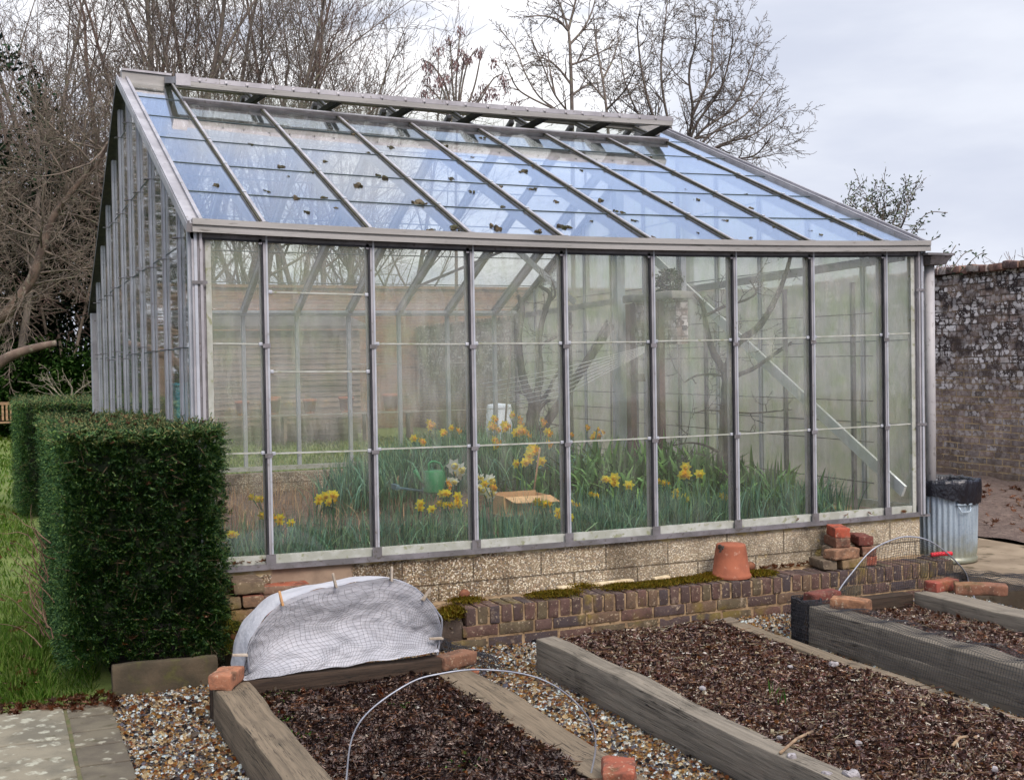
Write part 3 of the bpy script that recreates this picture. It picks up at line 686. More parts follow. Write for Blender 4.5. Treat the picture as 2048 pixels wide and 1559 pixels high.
RED = [srgb(140, 78, 58)]; PALE = [srgb(142, 108, 84)]; GREY = [srgb(106, 94, 78)]; DRED = [srgb(104, 60, 52)]; BROWN = [srgb(112, 80, 64)]
zl = .142
# stack on the ledge
one_brick('brick', 'grey bottom brick of the stack, end on, at its left', (4.02, -.2, zl + .0325), R(80), cols=GREY)
one_brick('brick', 'mossy buff bottom brick at the front of the stack', (4.19, -.26, zl + .033), R(4), cols=[srgb(124, 104, 78)], moss=.5)
one_brick('brick', 'broad pale brick in the second layer of the stack', (4.12, -.27, zl + .1), R(8), cols=PALE, size=(.225, .11, .068))
one_brick('brick', 'grey brick behind the pale one in the second layer', (4.19, -.145, zl + .1), R(0), cols=GREY)
one_brick('brick', 'lowest of three red bricks at the right of the stack', (4.36, -.19, zl + .0325), R(78), cols=RED)
one_brick('brick', 'middle of three red bricks at the right of the stack', (4.36, -.19, zl + .099), R(74), cols=BROWN)
one_brick('brick', 'top of three red bricks at the right of the stack', (4.35, -.18, zl + .166), R(70), cols=DRED)
one_brick('brick', 'chipped brown brick under the bright topmost one', (4.16, -.17, zl + .1665), R(75), cols=BROWN)
one_brick('brick', 'bright clean red brick on top of the whole stack', (4.17, -.17, zl + .2325), R(68), cols=[srgb(158, 80, 60)], b=.005, amp=.002, moss=0)
# old pier beside the hedge
pier = thing('brick_pier', 'crumbling stub of old bricks beside the clipped hedge', 'brick pier')
m = MB()
for c, h in (((.19, -.2, .36), (.085, .12, .034)), ((.11, -.2, .285), (.04, .11, .033)), ((.215, -.21, .285), (.058, .11, .031)), ((.18, -.2, .21), (.09, .11, .036)), ((.18, -.2, .13), (.09, .11, .04)), ((.18, -.2, .04), (.09, .1, .045)), ((.18, -.2, -.05), (.09, .1, .045))):
    m.rbox(c, h, .012, (5, 4, 3), .006, 16)
m.build('bricks', brick_mat('pier_brick', [srgb(112, 88, 68), srgb(98, 82, 66), srgb(120, 72, 56), srgb(104, 90, 70)], .4), pier)
m = MB()
for c, h in (((.44, -.06, .3), (.13, .055, .022)), ((.42, -.08, .255), (.13, .07, .02)), ((.44, -.07, .19), (.12, .06, .04)), ((.45, -.07, .1), (.13, .06, .05))): m.rbox(c, h, .01, (5, 3, 2), .008, 14)
m.build('bricks', brick_mat('pier_brick_b', [srgb(150, 84, 62), srgb(160, 140, 112), srgb(120, 96, 80)], .3), pier)
m = MB(); mosspatch(.1, -.3, .1, .1, .05, .1, 2500, .03); mosspatch(.16, -.3, -.0, .14, .05, .1, 2200, .03); m.build('moss', islands('dark_green_moss', [srgb(84, 86, 30), srgb(60, 66, 26), srgb(110, 100, 36), srgb(44, 52, 22)], .95, .1), pier)
# loose bricks on the beds
one_brick('brick', 'worn orange brick on the left corner of the nearest bed by the fleece', (-.09, -1.2, .114), R(62), (.2, .11, .068), [srgb(146, 100, 76)], amp=.006)
one_brick('brick', 'dark mossy brick holding the net at the right end of the fleece', (1.07, -1.09, .045), R(20), cols=[srgb(116, 84, 66)])
one_brick('brick', 'broken orange chip of brick leaning on the gravel', (1.2, -1.0, -.06), R(70), (.09, .05, .03), [srgb(146, 90, 66)], (.4, .6))
one_brick('brick', 'crumbly red brick wrapped in black netting at the bottom edge', (1.02, -2.94, .03), R(60), (.21, .12, .075), [srgb(134, 76, 58)], amp=.009)
one_brick('brick', 'netted brick on the back corner post of the far bed', (3.36, -1.06, .155), R(8), cols=DRED)
one_brick('brick', 'buff brick lying across the side sleeper of the far bed', (3.37, -1.3, .155), R(-52), cols=[srgb(140, 102, 76)], amp=.006)
one_brick('brick', 'flat red brick under the net near the bin', (4.3, -1.0, .13), R(8), cols=[srgb(138, 74, 62)])
one_brick('brick', 'long brown brick with a pale worn top on the right rail', (4.42, -1.2, .13), R(-40), (.3, .11, .065), [srgb(120, 84, 66)])

# ------------------------------------------------------------------ raised beds
def wood(name, a, b, c, st=(14, .6, 14)):
    t = NT(name); v = t.co('Object', st); w_ = t.co('Object')
    g = t.noise(v, 3, 8, .65, .6); col = t.mix(t.step(g, .3, .7), a, b)
    col = t.mix(t.math('MULTIPLY', t.step(t.noise(v, 7, 4, .6, .4), .6, .7), .7), col, c)
    col = t.mix(t.math('MULTIPLY', t.step(t.noise(w_, 5, 4), .55, .72), .45), col, srgb(52, 48, 40))
    ck = t.noise(t.co('Object', (st[0] * 2.2, st[1] * .7, st[2] * 2.2)), 3, 3, .5, .3); col = t.mix(t.math('MULTIPLY', t.math('SUBTRACT', 1., t.step(t.math('ABSOLUTE', t.math('SUBTRACT', ck, .5)), .006, .022)), t.step(t.noise(w_, 2.5), .42, .6)), col, srgb(34, 30, 26))
    kn = t.voro(t.co('Object', (3, 1.2, 4)), 1.6); kn = t.math('SUBTRACT', 1., t.step(kn, .04, .09)); col = t.mix(t.math('MULTIPLY', kn, .6), col, srgb(50, 40, 32))
    t.bsdf(col, .88, 0, t.bump(g, .7, .01), .2); return t.m
W_GREY = wood('grey_sleeper_oak', srgb(128, 120, 107), srgb(98, 92, 82), srgb(60, 55, 48))
W_TAN = wood('tan_sleeper_oak', srgb(120, 107, 89), srgb(92, 82, 68), srgb(56, 49, 41))
W_CROSS = wood('cross_sleeper', srgb(118, 106, 90), srgb(90, 81, 70), srgb(58, 52, 44), (.6, 14, 14))
W_DARK = wood('dark_board', srgb(66, 54, 44), srgb(44, 36, 30), srgb(28, 24, 20), (.6, 14, 14))  # darker brown wood for the back boards and end post
def plank(m, x0, x1, y0, y1, z0, z1, amp=.006, zf=None):
    lx, ly = x1 - x0, y1 - y0; sx, sy = (max(2, int(lx / .05)), max(2, int(ly / .05)))
    k = MB(); k.rbox(((x0 + x1) / 2, (y0 + y1) / 2, (z0 + z1) / 2), (lx / 2, ly / 2, (z1 - z0) / 2), .009, (min(sx, 80), min(sy, 80), 3), amp, 5)
    V = np.concatenate(k.v)
    if zf: V[:, 2] += np.array([zf(p[0], p[1]) for p in V]) * np.clip((V[:, 2] - z0) / (z1 - z0), 0, 1)
    off = 0
    for g in k.f: m.add(V, g, 0, True); break
    m.v[-1] = V
    for g in k.f[1:]: m.f.append(g + m.n - len(V)); m.mi.append(0); m.sm.append(True)
MULCH = weathered('mulch_soil', (.1, .078, .066), (.15, .12, .1), 12, (.2, .165, .14), 50, (.55, .68), .97, 0, .9, 45, .02)
MULCH_B = weathered('mulch_chip_bed', (.17, .13, .108), (.25, .2, .165), 12, (.15, .11, .08), 50, (.55, .68), .97, 0, .9, 45, .02)
CHIPS = islands('mulch_chips', [srgb(161, 138, 127), srgb(122, 105, 101), srgb(186, 162, 146), srgb(97, 84, 81), srgb(210, 189, 169), srgb(167, 141, 133), srgb(138, 121, 119), srgb(224, 216, 196), srgb(174, 144, 137), srgb(110, 96, 94)], .9, .15, .3, 30)
CHIPS_D = islands('mulch_chips_dark', [srgb(118, 102, 98), srgb(90, 81, 80), srgb(144, 124, 117), srgb(74, 67, 67), srgb(173, 147, 134), srgb(124, 109, 103), srgb(102, 91, 93), srgb(194, 168, 149), srgb(133, 114, 109)], .9, .15, .3, 30)
LITTER = islands('pale_litter', [srgb(196, 180, 156), srgb(170, 148, 122), srgb(206, 198, 186), srgb(152, 126, 104), srgb(186, 150, 116)], .85, .2, .2, 40)
LEAF_BR = islands('dead_leaf', [srgb(147, 102, 77), srgb(123, 82, 62), srgb(164, 123, 98), srgb(103, 71, 54), srgb(134, 108, 87), srgb(110, 84, 69)], .8, .2, .25, 40, .15)
def flakes(m, P, L, Wd, tilt=.45, fold=.004, mi=0):
    n = len(P); a = rs.uniform(0, 2 * math.pi, n); D = unit(np.stack([np.cos(a), np.sin(a), rs.normal(size=n) * tilt], 1))
    nr = unit(np.stack([rs.normal(size=n) * tilt, rs.normal(size=n) * tilt, np.ones(n)], 1)); sd = unit(np.cross(D, nr)); up = np.cross(sd, D)
    L = L[:, None]; Wd = Wd[:, None]; V = np.zeros((n, 6, 3)); f = (rs.normal(size=(n, 1)) * fold)
    V[:, 0] = P - D * L / 2 - sd * Wd / 2 * rs.uniform(.3, 1, (n, 1)); V[:, 1] = P - D * L / 2 + sd * Wd / 2 * rs.uniform(.3, 1, (n, 1))
    V[:, 2] = P + sd * Wd / 2 + up * f * 2; V[:, 3] = P - sd * Wd / 2 + up * f * 2
    V[:, 4] = P + D * L / 2 + sd * Wd / 2 * rs.uniform(.2, 1, (n, 1)); V[:, 5] = P + D * L / 2 - sd * Wd / 2 * rs.uniform(.2, 1, (n, 1))
    b = (np.arange(n) * 6)[:, None]; m.add(V, np.concatenate([b + np.array([[0, 1, 2, 3]]), b + np.array([[3, 2, 4, 5]])]), mi)
def starleaf(m, P, S):
    """dead lobed leaves, curled"""
    for p, s in zip(P, S):
        a0 = rs.uniform(0, 6.28); k = 9; pts = []
        tilt = rotz(a0) @ rotx(rs.normal() * .5) @ roty(rs.normal() * .4)
        for i in range(2 * k):
            t = 2 * math.pi * i / (2 * k); rr = s * (1 if i % 2 == 0 else .5) * rs.uniform(.75, 1.05); q = np.array([rr * math.cos(t), rr * .8 * math.sin(t), rr * rr / s * rs.uniform(-.2, .7)]); pts.append(tilt @ q + p)
        V = [np.array(p) - tilt @ np.array([0, 0, s * .05])] + pts; m.add(V, [(0, 1 + i, 1 + (i + 1) % (2 * k)) for i in range(2 * k)])
def bed(label, x0, x1, yb, yf, zt, sw, zs, mats, cover, chips, nchip, extra):
    t = thing('raised_bed', label, 'raised bed', ((x0 + x1) / 2, (yb + yf) / 2, -.1))
    for (a, b, c, d, mat_, z1, zf) in extra:
        m = MB(); plank(m, a, b, c, d, -.11, z1, .005, zf); m.build('sleeper', mat_, t)
    xa, xb = x0 + sw, x1 - sw
    sl_ = grid('soil', xa - .02, xb + .02, yf, yb - .04, 50, 110, zs, cover); sl_.parent = t; sl_.matrix_parent_inverse = Matrix.Translation(t.location).inverted()
    n = nchip; P = np.stack([rs.uniform(xa, xb, n), rs.uniform(yf + .55, yb - .04, n), np.zeros(n)], 1); P[:, 2] = [zs(a, b) for a, b in P[:, :2]]; P[:, 2] += rs.uniform(0, .014, n)
    m = MB(); flakes(m, P, rs.gamma(2.5, .006, n) + .005, rs.gamma(2.5, .0022, n) + .003)
    k = n // 14; Q = P[:k] + (0, 0, .008); a = rs.uniform(0, 6.28, k); L = rs.gamma(3, .02, k); Dv = np.stack([np.cos(a), np.sin(a), rs.normal(size=k) * .12], 1)
    m.segs(np.concatenate([Q - Dv * L[:, None] / 2, Q + Dv * L[:, None] / 2, np.full((k, 1), .0022), np.full((k, 1), .0015)], 1), 3)
    o = m.build('mulch', chips, t); o['kind'] = 'stuff'
    k = n // 40; m = MB(); flakes(m, P[rs.choice(n, k)] + (0, 0, .008), rs.gamma(3, .005, k) + .006, rs.gamma(3, .0025, k) + .005, .3); o = m.build('pale_litter', LITTER, t); o['kind'] = 'stuff'
    return t
wav = lambda s, a: (lambda x, y: a * nz(x, y, s, 3.3))
z1f = lambda x, y: .0 + .035 * nz(x, y, 2.2) + .015 * nz(x, y, 9) - .02 * max(0, (x - .4))
b1 = bed('nearest raised bed with dark soil, bare wire hoop and weathered low sleepers', -.15, 1.14, -1.02, -4.4, .08, .17, z1f, None, MULCH, CHIPS_D, 26000,
         [(-.15, .02, -4.4, -1.16, W_TAN, .08, wav(2, .02)), (.95, 1.14, -4.4, -1.1, W_TAN, .0, wav(1.5, .03)), (-.15, 1.0, -1.155, -1.06, W_DARK, .075, None)])
z2f = lambda x, y: .055 + .03 * nz(x, y, 1.8, 5) + .014 * nz(x, y, 8) + .015 * math.sin((x - 1.56) / 1.2 * math.pi)
b2 = bed('middle raised bed of grey sleepers heaped with brown mulch', 1.56, 2.78, -1.0, -4.4, .08, .10, z2f, None, MULCH_B, CHIPS, 42000,
         [(1.56, 1.675, -4.4, -1.0, W_GREY, .085, wav(2, .015)), (2.67, 2.77, -4.4, -1.13, W_TAN, .07, wav(2, .02)), (1.68, 2.77, -1.10, -1.005, W_CROSS, .08, wav(4, .02))])
z3f = lambda x, y: .01 + .03 * nz(x, y, 2.2, 8) + .014 * nz(x, y, 8)
b3 = bed('far right raised bed of stacked grey sleepers under black netting', 3.19, 4.28, -.95, -4.2, .12, .16, z3f, None, MULCH, CHIPS, 12000,
         [(3.19, 3.36, -4.2, -1.15, W_GREY, .01, None), (3.195, 3.355, -4.2, -1.15, W_GREY, .125, wav(3, .012)), (4.1, 4.29, -4.2, -.98, W_GREY, .10, wav(3, .012)), (3.36, 4.1, -.98, -.88, W_DARK, .09, None)])
# post of the far bed wrapped in net
m = MB(); m.rbox((3.24, -1.07, .01), (.055, .07, .12), .01, (3, 3, 5), .006, 12); o = m.build('corner_post', W_DARK, b3); o['label'] = 'black end post'
# dead leaves
def scatter(x0, x1, y0, y1, n, zf): 
    P = np.stack([rs.uniform(x0, x1, n), rs.uniform(y0, y1, n), np.zeros(n)], 1); P[:, 2] = [zf(a, b) + rs.uniform(.008, .02) for a, b in P[:, :2]]; return P
m = MB()
starleaf(m, scatter(.05, .95, -1.5, -1.2, 60, z1f), rs.uniform(.014, .03, 60)); starleaf(m, scatter(.05, .95, -3.2, -1.5, 70, z1f), rs.uniform(.01, .026, 70)); starleaf(m, scatter(.7, .95, -2.4, -1.2, 50, z1f), rs.uniform(.012, .03, 50))
starleaf(m, scatter(1.7, 2.65, -3.7, -1.15, 240, z2f), rs.uniform(.009, .02, 240)); starleaf(m, scatter(2.35, 2.62, -2.2, -1.3, 60, z2f), rs.uniform(.012, .026, 60)); starleaf(m, scatter(3.38, 4.08, -2.4, -1.0, 200, z3f), rs.uniform(.014, .034, 200))
starleaf(m, scatter(-1.6, -.55, -.66, -.5, 190, lambda x, y: -.09 + .05 * (y + .66)), rs.uniform(.018, .036, 190)); starleaf(m, scatter(-.75, -.5, -.75, -.45, 60, lambda x, y: -.085), rs.uniform(.018, .034, 60))
starleaf(m, scatter(-3, -.85, -.4, 8, 260, lambda x, y: -.06), rs.uniform(.018, .045, 260)); starleaf(m, scatter(-1.5, -.85, -.5, 1.6, 70, lambda x, y: -.07), rs.uniform(.018, .045, 70))
starleaf(m, scatter(3.6, 4.05, -.1, -.03, 60, lambda x, y: .14), rs.uniform(.014, .028, 60)); starleaf(m, scatter(6.4, 8.8, -1, 5, 260, bz), rs.uniform(.03, .06, 260))
starleaf(m, scatter(-.4, 5, -.9, -.4, 60, lambda x, y: -.085), rs.uniform(.012, .024, 60)); starleaf(m, scatter(0.1, .35, -.05, -.01, 14, lambda x, y: .44), rs.uniform(.012, .024, 14))
for q in ((4.35, -.03, .455), (4.55, -.03, .455), (4.85, -.03, .45), (3.95, -.03, .45)): starleaf(m, [np.array(q)], [.026])
stuff(m.build('fallen_leaves', LEAF_BR), 'curled brown dead leaves lying about', 'leaves')
WEED = islands('weed_leaf', [srgb(96, 140, 62), srgb(76, 118, 54), srgb(120, 156, 78)], .5, .3, .2, 20, .2)
m = MB()
for cx, cy, n, rr in ((.08, -1.28, 60, .05), (.07, -1.6, 40, .05), (.1, -1.95, 30, .06), (.62, -1.65, 18, .03), (.55, -2.5, 26, .05), (.85, -3.0, 26, .06), (.2, -1.22, 30, .04)):
    P = np.stack([cx + rs.normal(size=n) * rr, cy + rs.normal(size=n) * rr, np.zeros(n)], 1); P[:, 2] = [z1f(a, b) + .012 for a, b in P[:, :2]]; m.quads(leaf_quads(P, unit(rs.normal(size=(n, 3)) * (1, 1, .3) + (0, 0, .3)), rs.uniform(.012, .026, n), .011))
stuff(m.build('weeds', WEED), 'small green weed seedlings along the edge of the nearest bed', 'weeds')
for px, py, lab in ((1545, 1390, 'pair of pale green shoots in the middle of the mulch'), (1562, 1410, 'single upright green shoot in the middle of the mulch')):
    q = at_z(px, py, .085); n = 5 if 'pair' in lab else 3; k = MB(); k.quads(leaf_quads(np.tile(q, (n, 1)) + rs.normal(size=(n, 3)) * (.012, .01, 0), unit(rs.normal(size=(n, 3)) * .2 + (0, 0, 1)), rs.uniform(.05, .085, n), .009)); tag(k.build('green_shoot', WEED), lab, 'shoot')
# pale lumps of fluff / shells on the mulch
FLUFF = weathered('grey_fluff', srgb(150, 146, 146), srgb(118, 113, 114), 60, srgb(84, 78, 76), 90, rough=.95, bump=.6, bs=120)
for i, (px, py, s) in enumerate(((1668, 1330, .035), (1583, 1515, .035), (1655, 1552, .03), (1702, 1552, .045), (1716, 1490, .028), (1405, 1378, .024), (1580, 1335, .02), (1990, 1540, .025), (1560, 1478, .018))):
    q = at_z(px, py, .085); k = MB(); k.rbox(q + (0, 0, .006), (s * .6, s * .45, s * .32), s * .25, (4, 4, 3), s * .18, 40, rotz(i))
    tag(k.build('fluff_lump', FLUFF), 'pale grey lump of fluff lying on the brown mulch', 'lump', 'pale lumps on the mulch')
STK = weathered('pale_stick', srgb(142, 120, 94), srgb(112, 92, 74), 40, rough=.85)
for p, q, lab in (((1560, 1505), (1625, 1462), 'pale bent stick near the front of the middle bed'), ((1905, 1490), (1935, 1472), 'short thick pale stick on the right part of the middle bed')):
    a, b = at_z(*p, .095), at_z(*q, .1); k = MB(); k.tube([a, (a + b) / 2 + (.01, .012, .008), b], .006, 6); tag(k.build('stick', STK), lab, 'stick')
LIMEW = weathered('bleached_wood', srgb(206, 192, 160), srgb(172, 154, 122), 20, rough=.9)
for i, (x0, x1, y, lab) in enumerate(((2.12, 2.3, -.075, 'short bleached strip of wood on the mossy ledge'), (2.3, 2.66, -.07, 'long bleached strip of wood on the mossy ledge'), (2.8, 2.92, -.06, 'smallest bleached wood sliver beside the upturned pot'))):
    k = MB(); k.rbox(((x0 + x1) / 2, y, .152), ((x1 - x0) / 2, .02, .011), .005, (6, 2, 1), .004, 20, rotz(.04)); tag(k.build('wood_strip', LIMEW), lab, 'wood strip')

# ------------------------------------------------------------------ pot, bin, handle
TERRA = weathered('terracotta', srgb(146, 86, 62), srgb(126, 74, 54), 8, srgb(164, 126, 106), 24, (.6, .75), .85, 0, .15, 120)
pot = thing('terracotta_pot', 'upturned terracotta flowerpot on the mossy brick ledge', 'flowerpot', (3.3, -.2, .142))
prof = [(.128, 0), (.13, .012), (.126, .02), (.120, .024), (.102, .16), (.0945, .2), (.093, .21), (.086, .213), (.02, .211), (.0, .211)]
MB().lathe(prof, (3.3, -.2, .143), 40).build('pot_body', TERRA, pot)
k = MB()
for a, z, s in ((3.35, .2, .016), (3.5, .195, .016), (3.62, .203, .012), (3.42, .18, .013), (3.3, .17, .009), (3.46, .165, .008), (3.2, .2, .012)): k.rbox((3.3 + .0945 * math.cos(a), -.2 + .0945 * math.sin(a), .143 + z), (s * .5, s * .5, s), .005, (3, 3, 3), .005, 60)
k.build('dark_scab', weathered('dark_scab', (.05, .045, .035), (.08, .06, .05), 40), pot)
GALV = weathered('galvanised_steel', srgb(150, 162, 170), srgb(120, 132, 142), 6, srgb(170, 180, 186), 40, (.55, .7), .42, .55, .05, 80, st=(1, 1, .5))
def galv_mat():
    t = NT('galvanised_dustbin'); v = t.co('World'); sx = t.n('SeparateXYZ'); t.set(sx.inputs[0], v)
    c = t.mix(t.step(t.noise(t.co('World', (6, 6, 1)), 3, 5), .35, .65), srgb(160, 176, 186), srgb(128, 142, 154))
    c = t.mix(t.math('MULTIPLY', t.step(t.voro(v, 60), .2, .5), .2), c, srgb(186, 196, 202))
    g = t.math('MULTIPLY', t.step(t.math('ADD', sx.outputs[2], t.math('MULTIPLY', t.noise(v, 14, 4), .25)), .42, .2), .75)
    c = t.mix(g, c, srgb(126, 124, 92)); t.bsdf(c, .45, .35, None, .4); return t.m
bx, by, b0 = 5.33, .1, .055
dbin = thing('dustbin', 'ribbed galvanised dustbin with a black bag below the downpipe', 'dustbin', (bx, by, b0))
prof = [(0, .02), (.215, .02), (.222, 0), (.228, .004), (.228, .03), (.222, .034)] + [(.222 + .012 * i / 20, .05 + .49 * i / 20) for i in range(21)] + [(.235, .56), (.24, .57), (.24, .58), (.232, .58), (.225, .56), (.215, .06)]
def corr(a, z): return (.005 * math.cos(38 * a) * min(1, max(0, (z - .05) / .03)) * min(1, max(0, (.53 - z) / .03))) if .05 < z < .53 else 0
GB = galv_mat(); MB().lathe(prof, (bx, by, b0), 304, 0, corr).build('bin_body', GB, dbin)
k = MB(); a0 = R(-98); hc = np.array([bx + .25 * math.cos(a0), by + .25 * math.sin(a0), b0 + .40]); tx = np.array([-math.sin(a0), math.cos(a0), 0]); rd = np.array([math.cos(a0), math.sin(a0), 0])
k.tube([hc - tx * .05 + (0, 0, .02) - rd * .02, hc - tx * .045 + rd * .004, hc - tx * .035 + rd * .006 + (0, 0, -.025), hc + tx * .035 + rd * .006 + (0, 0, -.025), hc + tx * .045 + rd * .004, hc + tx * .05 + (0, 0, .02) - rd * .02], .005, 8)
k.bar(hc - tx * .06 + (0, 0, .028) - rd * .012, hc + tx * .06 + (0, 0, .028) - rd * .012, .012, .022, rd); k.build('bin_handle', GB, dbin)
BAG = NT('black_bin_bag'); BAG.bsdf((.008, .008, .012), .28, 0, BAG.bump(BAG.noise(BAG.co('World', (1, 1, .5)), 14, 4, .6), .9, .03), .5); BAG = BAG.m
k = MB(); n = 96; V = []; prf = [(.16, .3), (.205, .5), (.226, .575), (.24, .6), (.252, .598), (.256, .57), (.258, .5), (.255, .455)]
for i, (rr, z) in enumerate(prf):
    for j in range(n):
        a = 2 * math.pi * j / n; wv = noise.noise(Vector((3 * math.cos(a), 3 * math.sin(a), z * 6))); w2 = noise.noise(Vector((11 * math.cos(a), 11 * math.sin(a), z * 9)))
        q = rr + .010 * wv + .006 * w2; zz = z + (.012 * w2 + .01 * wv if i in (3, 4) else 0) + ((.035 * math.sin(a * 2 + 1) + .02 * w2) if i == 7 else 0)
        V.append((bx + q * math.cos(a), by + q * math.sin(a), b0 + zz))
F = [(i * n + j, i * n + (j + 1) % n, (i + 1) * n + (j + 1) % n, (i + 1) * n + j) for i in range(len(prf) - 1) for j in range(n)]
tag(k.add(V, F, 0, True).build('bin_bag', BAG), 'shiny black plastic bag folded over the dustbin rim', 'bin bag')
k = MB(); q0 = at_y(1862, 1124, -.22); q1 = at_y(1903, 1128, -.24); q0[2] = q1[2] = .162
pts = [q0 + (q1 - q0) * t + (0, 0, .003 * math.sin(t * 3.1)) for t in np.linspace(0, 1, 22)]
k.tube(pts, [.014 + (.0025 if i % 2 else 0) for i in range(22)], 12)
rh = thing('red_handle', 'red ribbed plastic grip lying on the end of the brick ledge', 'handle', tuple(q0)); k.build('grip', weathered('red_plastic', (.55, .02, .03), (.45, .02, .03), 20, rough=.4, bump=0), rh)
k = MB(); k.tube([q0 + (q0 - q1) * .35 + (0, .02, -.006), q0 + (q0 - q1) * .1, q0], .005, 6); k.build('rod', DARKMET, rh)

# ------------------------------------------------------------------ hoops, fleece, nets, pegs
WIRE = weathered('galvanised_wire', (.34, .36, .4), (.22, .23, .26), 10, rough=.45, metal=.5, bump=0)
def smooth(pts, n=6):
    P = [np.array(p, float) for p in pts]; P = [2 * P[0] - P[1]] + P + [2 * P[-1] - P[-2]]; out = []
    for i in range(1, len(P) - 2):
        for t in np.linspace(0, 1, n, endpoint=False):
            a, b, c, d = P[i - 1:i + 3]; out.append(.5 * (2 * b + (c - a) * t + (2 * a - 5 * b + 4 * c - d) * t * t + (3 * b - a - 3 * c + d) * t ** 3))
    return np.array(out + [P[-2]])
H1 = [(-.0, -2.83, -.06), (.03, -2.82, .1), (.06, -2.8, .25), (.127, -2.8, .342), (.274, -2.8, .421), (.386, -2.8, .44), (.539, -2.8, .438), (.735, -2.8, .394), (.876, -2.8, .313), (.977, -2.8, .197), (1.0, -2.8, .1), (.975, -2.8, -.02)]
tag(MB().tube(smooth(H1), .0032, 8).build('wire_hoop', WIRE), 'bare grey wire hoop arched over the nearest bed', 'wire hoop')
arch = [(485, 1355), (492, 1310), (510, 1262), (560, 1207), (620, 1182), (680, 1170), (770, 1156), (820, 1170), (852, 1197), (872, 1222), (882, 1250), (884, 1285)]
AY = -1.11
arc = smooth([at_y(px, py, AY) for px, py in arch], 8); NA = len(arc)
H2 = smooth([(.06, AY + .02, -.05)] + [at_y(px, py, AY) + np.array([.01, .012, -.006]) for px, py in arch[1:-1]] + [(.955, AY + .02, -.02)], 4)
tag(MB().tube(H2, .005, 8).build('wire_hoop', WIRE), 'grey wire hoop carrying the white fleece at the back of the bed', 'wire hoop')
FLEECE = NT('white_fleece'); fv = FLEECE.co('World'); fc = FLEECE.mix(FLEECE.step(FLEECE.noise(fv, 6, 3), .35, .65), (.6, .605, .635), (.5, .51, .545))
fb = FLEECE.bsdf(fc, .9, 0, FLEECE.bump(FLEECE.noise(FLEECE.co('World', (1, 1, 2)), 9, 4, .6), .5, .03), .1)
ft = FLEECE.n('BsdfTranslucent'); FLEECE.set(ft.inputs[0], fc); fx = FLEECE.n('MixShader'); fx.inputs[0].default_value = .3; FLEECE.t.links.new(fb.outputs[0], fx.inputs[1]); FLEECE.t.links.new(ft.outputs[0], fx.inputs[2]); FLEECE.t.links.new(fx.outputs[0], FLEECE.out.inputs[0]); FLEECE = FLEECE.m
fl = thing('fleece_cover', 'white horticultural fleece stretched over the hoop at the bed end', 'fleece', (.48, AY, .08))
base = np.stack([np.linspace(-.0, .97, NA), np.full(NA, AY + .01), .078 + .03 * np.linspace(0, 1, NA)], 1)
def cap(i, t, off=0.):                                              # end wall: between arch and base line, sagging inwards
    p = arc[i] * (1 - t) + base[i] * t; s = math.sin(math.pi * t)
    u_ = Vector((p[0] * 5, p[2] * 6, 1)); cr = .022 * noise.noise(u_) + .014 * abs(noise.noise(u_ * 2.6)) + .006 * noise.noise(u_ * 6)
    return p + np.array([.004 * noise.noise(u_ * 3), .05 * s + cr * min(1, s * 2.2) - off - .05 * t, .012 * noise.noise(Vector((p[0] * 9, 3, 1))) * t])
NT_ = 30
V = [cap(i, j / NT_) for i in range(NA) for j in range(NT_ + 1)]
F = [(i * (NT_ + 1) + j, i * (NT_ + 1) + j + 1, (i + 1) * (NT_ + 1) + j + 1, (i + 1) * (NT_ + 1) + j) for i in range(NA - 1) for j in range(NT_)]
MB().add(V, F, 0, True).build('end_wall', FLEECE, fl)
V = []; nd = 8; ctr = np.array([.5, 0, .1])
for i in range(NA):
    o = arc[i] - ctr; o[1] = 0; o = o / (np.linalg.norm(o) + 1e-9)
    for j in range(nd):
        t = j / (nd - 1); p = arc[i] + o * (.012 * math.sin(t * 3.14) + .008 * noise.noise(Vector((arc[i][0] * 12, t * 3, arc[i][2] * 12)))) + np.array([0, .42 * t, -.02 * t]); p[0] = .5 + (p[0] - .5) * (1 - .04 * t); p[2] = .08 + (p[2] - .08) * (1 - .10 * t); V.append(p)
F = [(i * nd + j, (i + 1) * nd + j, (i + 1) * nd + j + 1, i * nd + j + 1) for i in range(NA - 1) for j in range(nd - 1)]
MB().add(V, F, 0, True).build('top_sheet', FLEECE, fl)
THREAD = weathered('black_net_thread', (.02, .02, .024), (.04, .04, .045), 30, rough=.7, bump=0)
def polyseg(lines, r):
    S = []
    for L in lines:
        for a, b in zip(L, L[1:]): S.append(list(a) + list(b) + [r, r])
    return S
lines = []
def netp(u, v_):
    """u across 0..1, v down 0..1 in warped net space"""
    uu = u + .07 * noise.noise(Vector((u * 4, v_ * 3, 7))) + .02 * noise.noise(Vector((u * 11, v_ * 8, 5))); vv = v_ + .10 * noise.noise(Vector((u * 4, v_ * 3, 2))) + .03 * noise.noise(Vector((u * 12, v_ * 8, 3))) + .03 * math.sin(u * 5)
    uu = min(max(uu, .0), 1); vv = min(max(vv, 0.), 1); fi = uu * (NA - 1); i = min(int(fi), NA - 2); f = fi - i
    return cap(i, vv, .006) * (1 - f) + cap(i + 1, vv, .006) * f
for i in range(60): lines.append([netp(.02 + .96 * i / 59, t) for t in np.linspace(0.02, .99, 30)])
for j in range(26): lines.append([netp(t, .03 + .95 * j / 25) for t in np.linspace(.02, .985, 60)])
nets = thing('netting', 'fine black netting draped over the white fleece', 'netting', (.48, AY - .02, .1))
MB().segs(polyseg(lines, .0005), 3).build('mesh_net', THREAD, nets)
lines = []                                                           # crumpled end of the net on the gravel
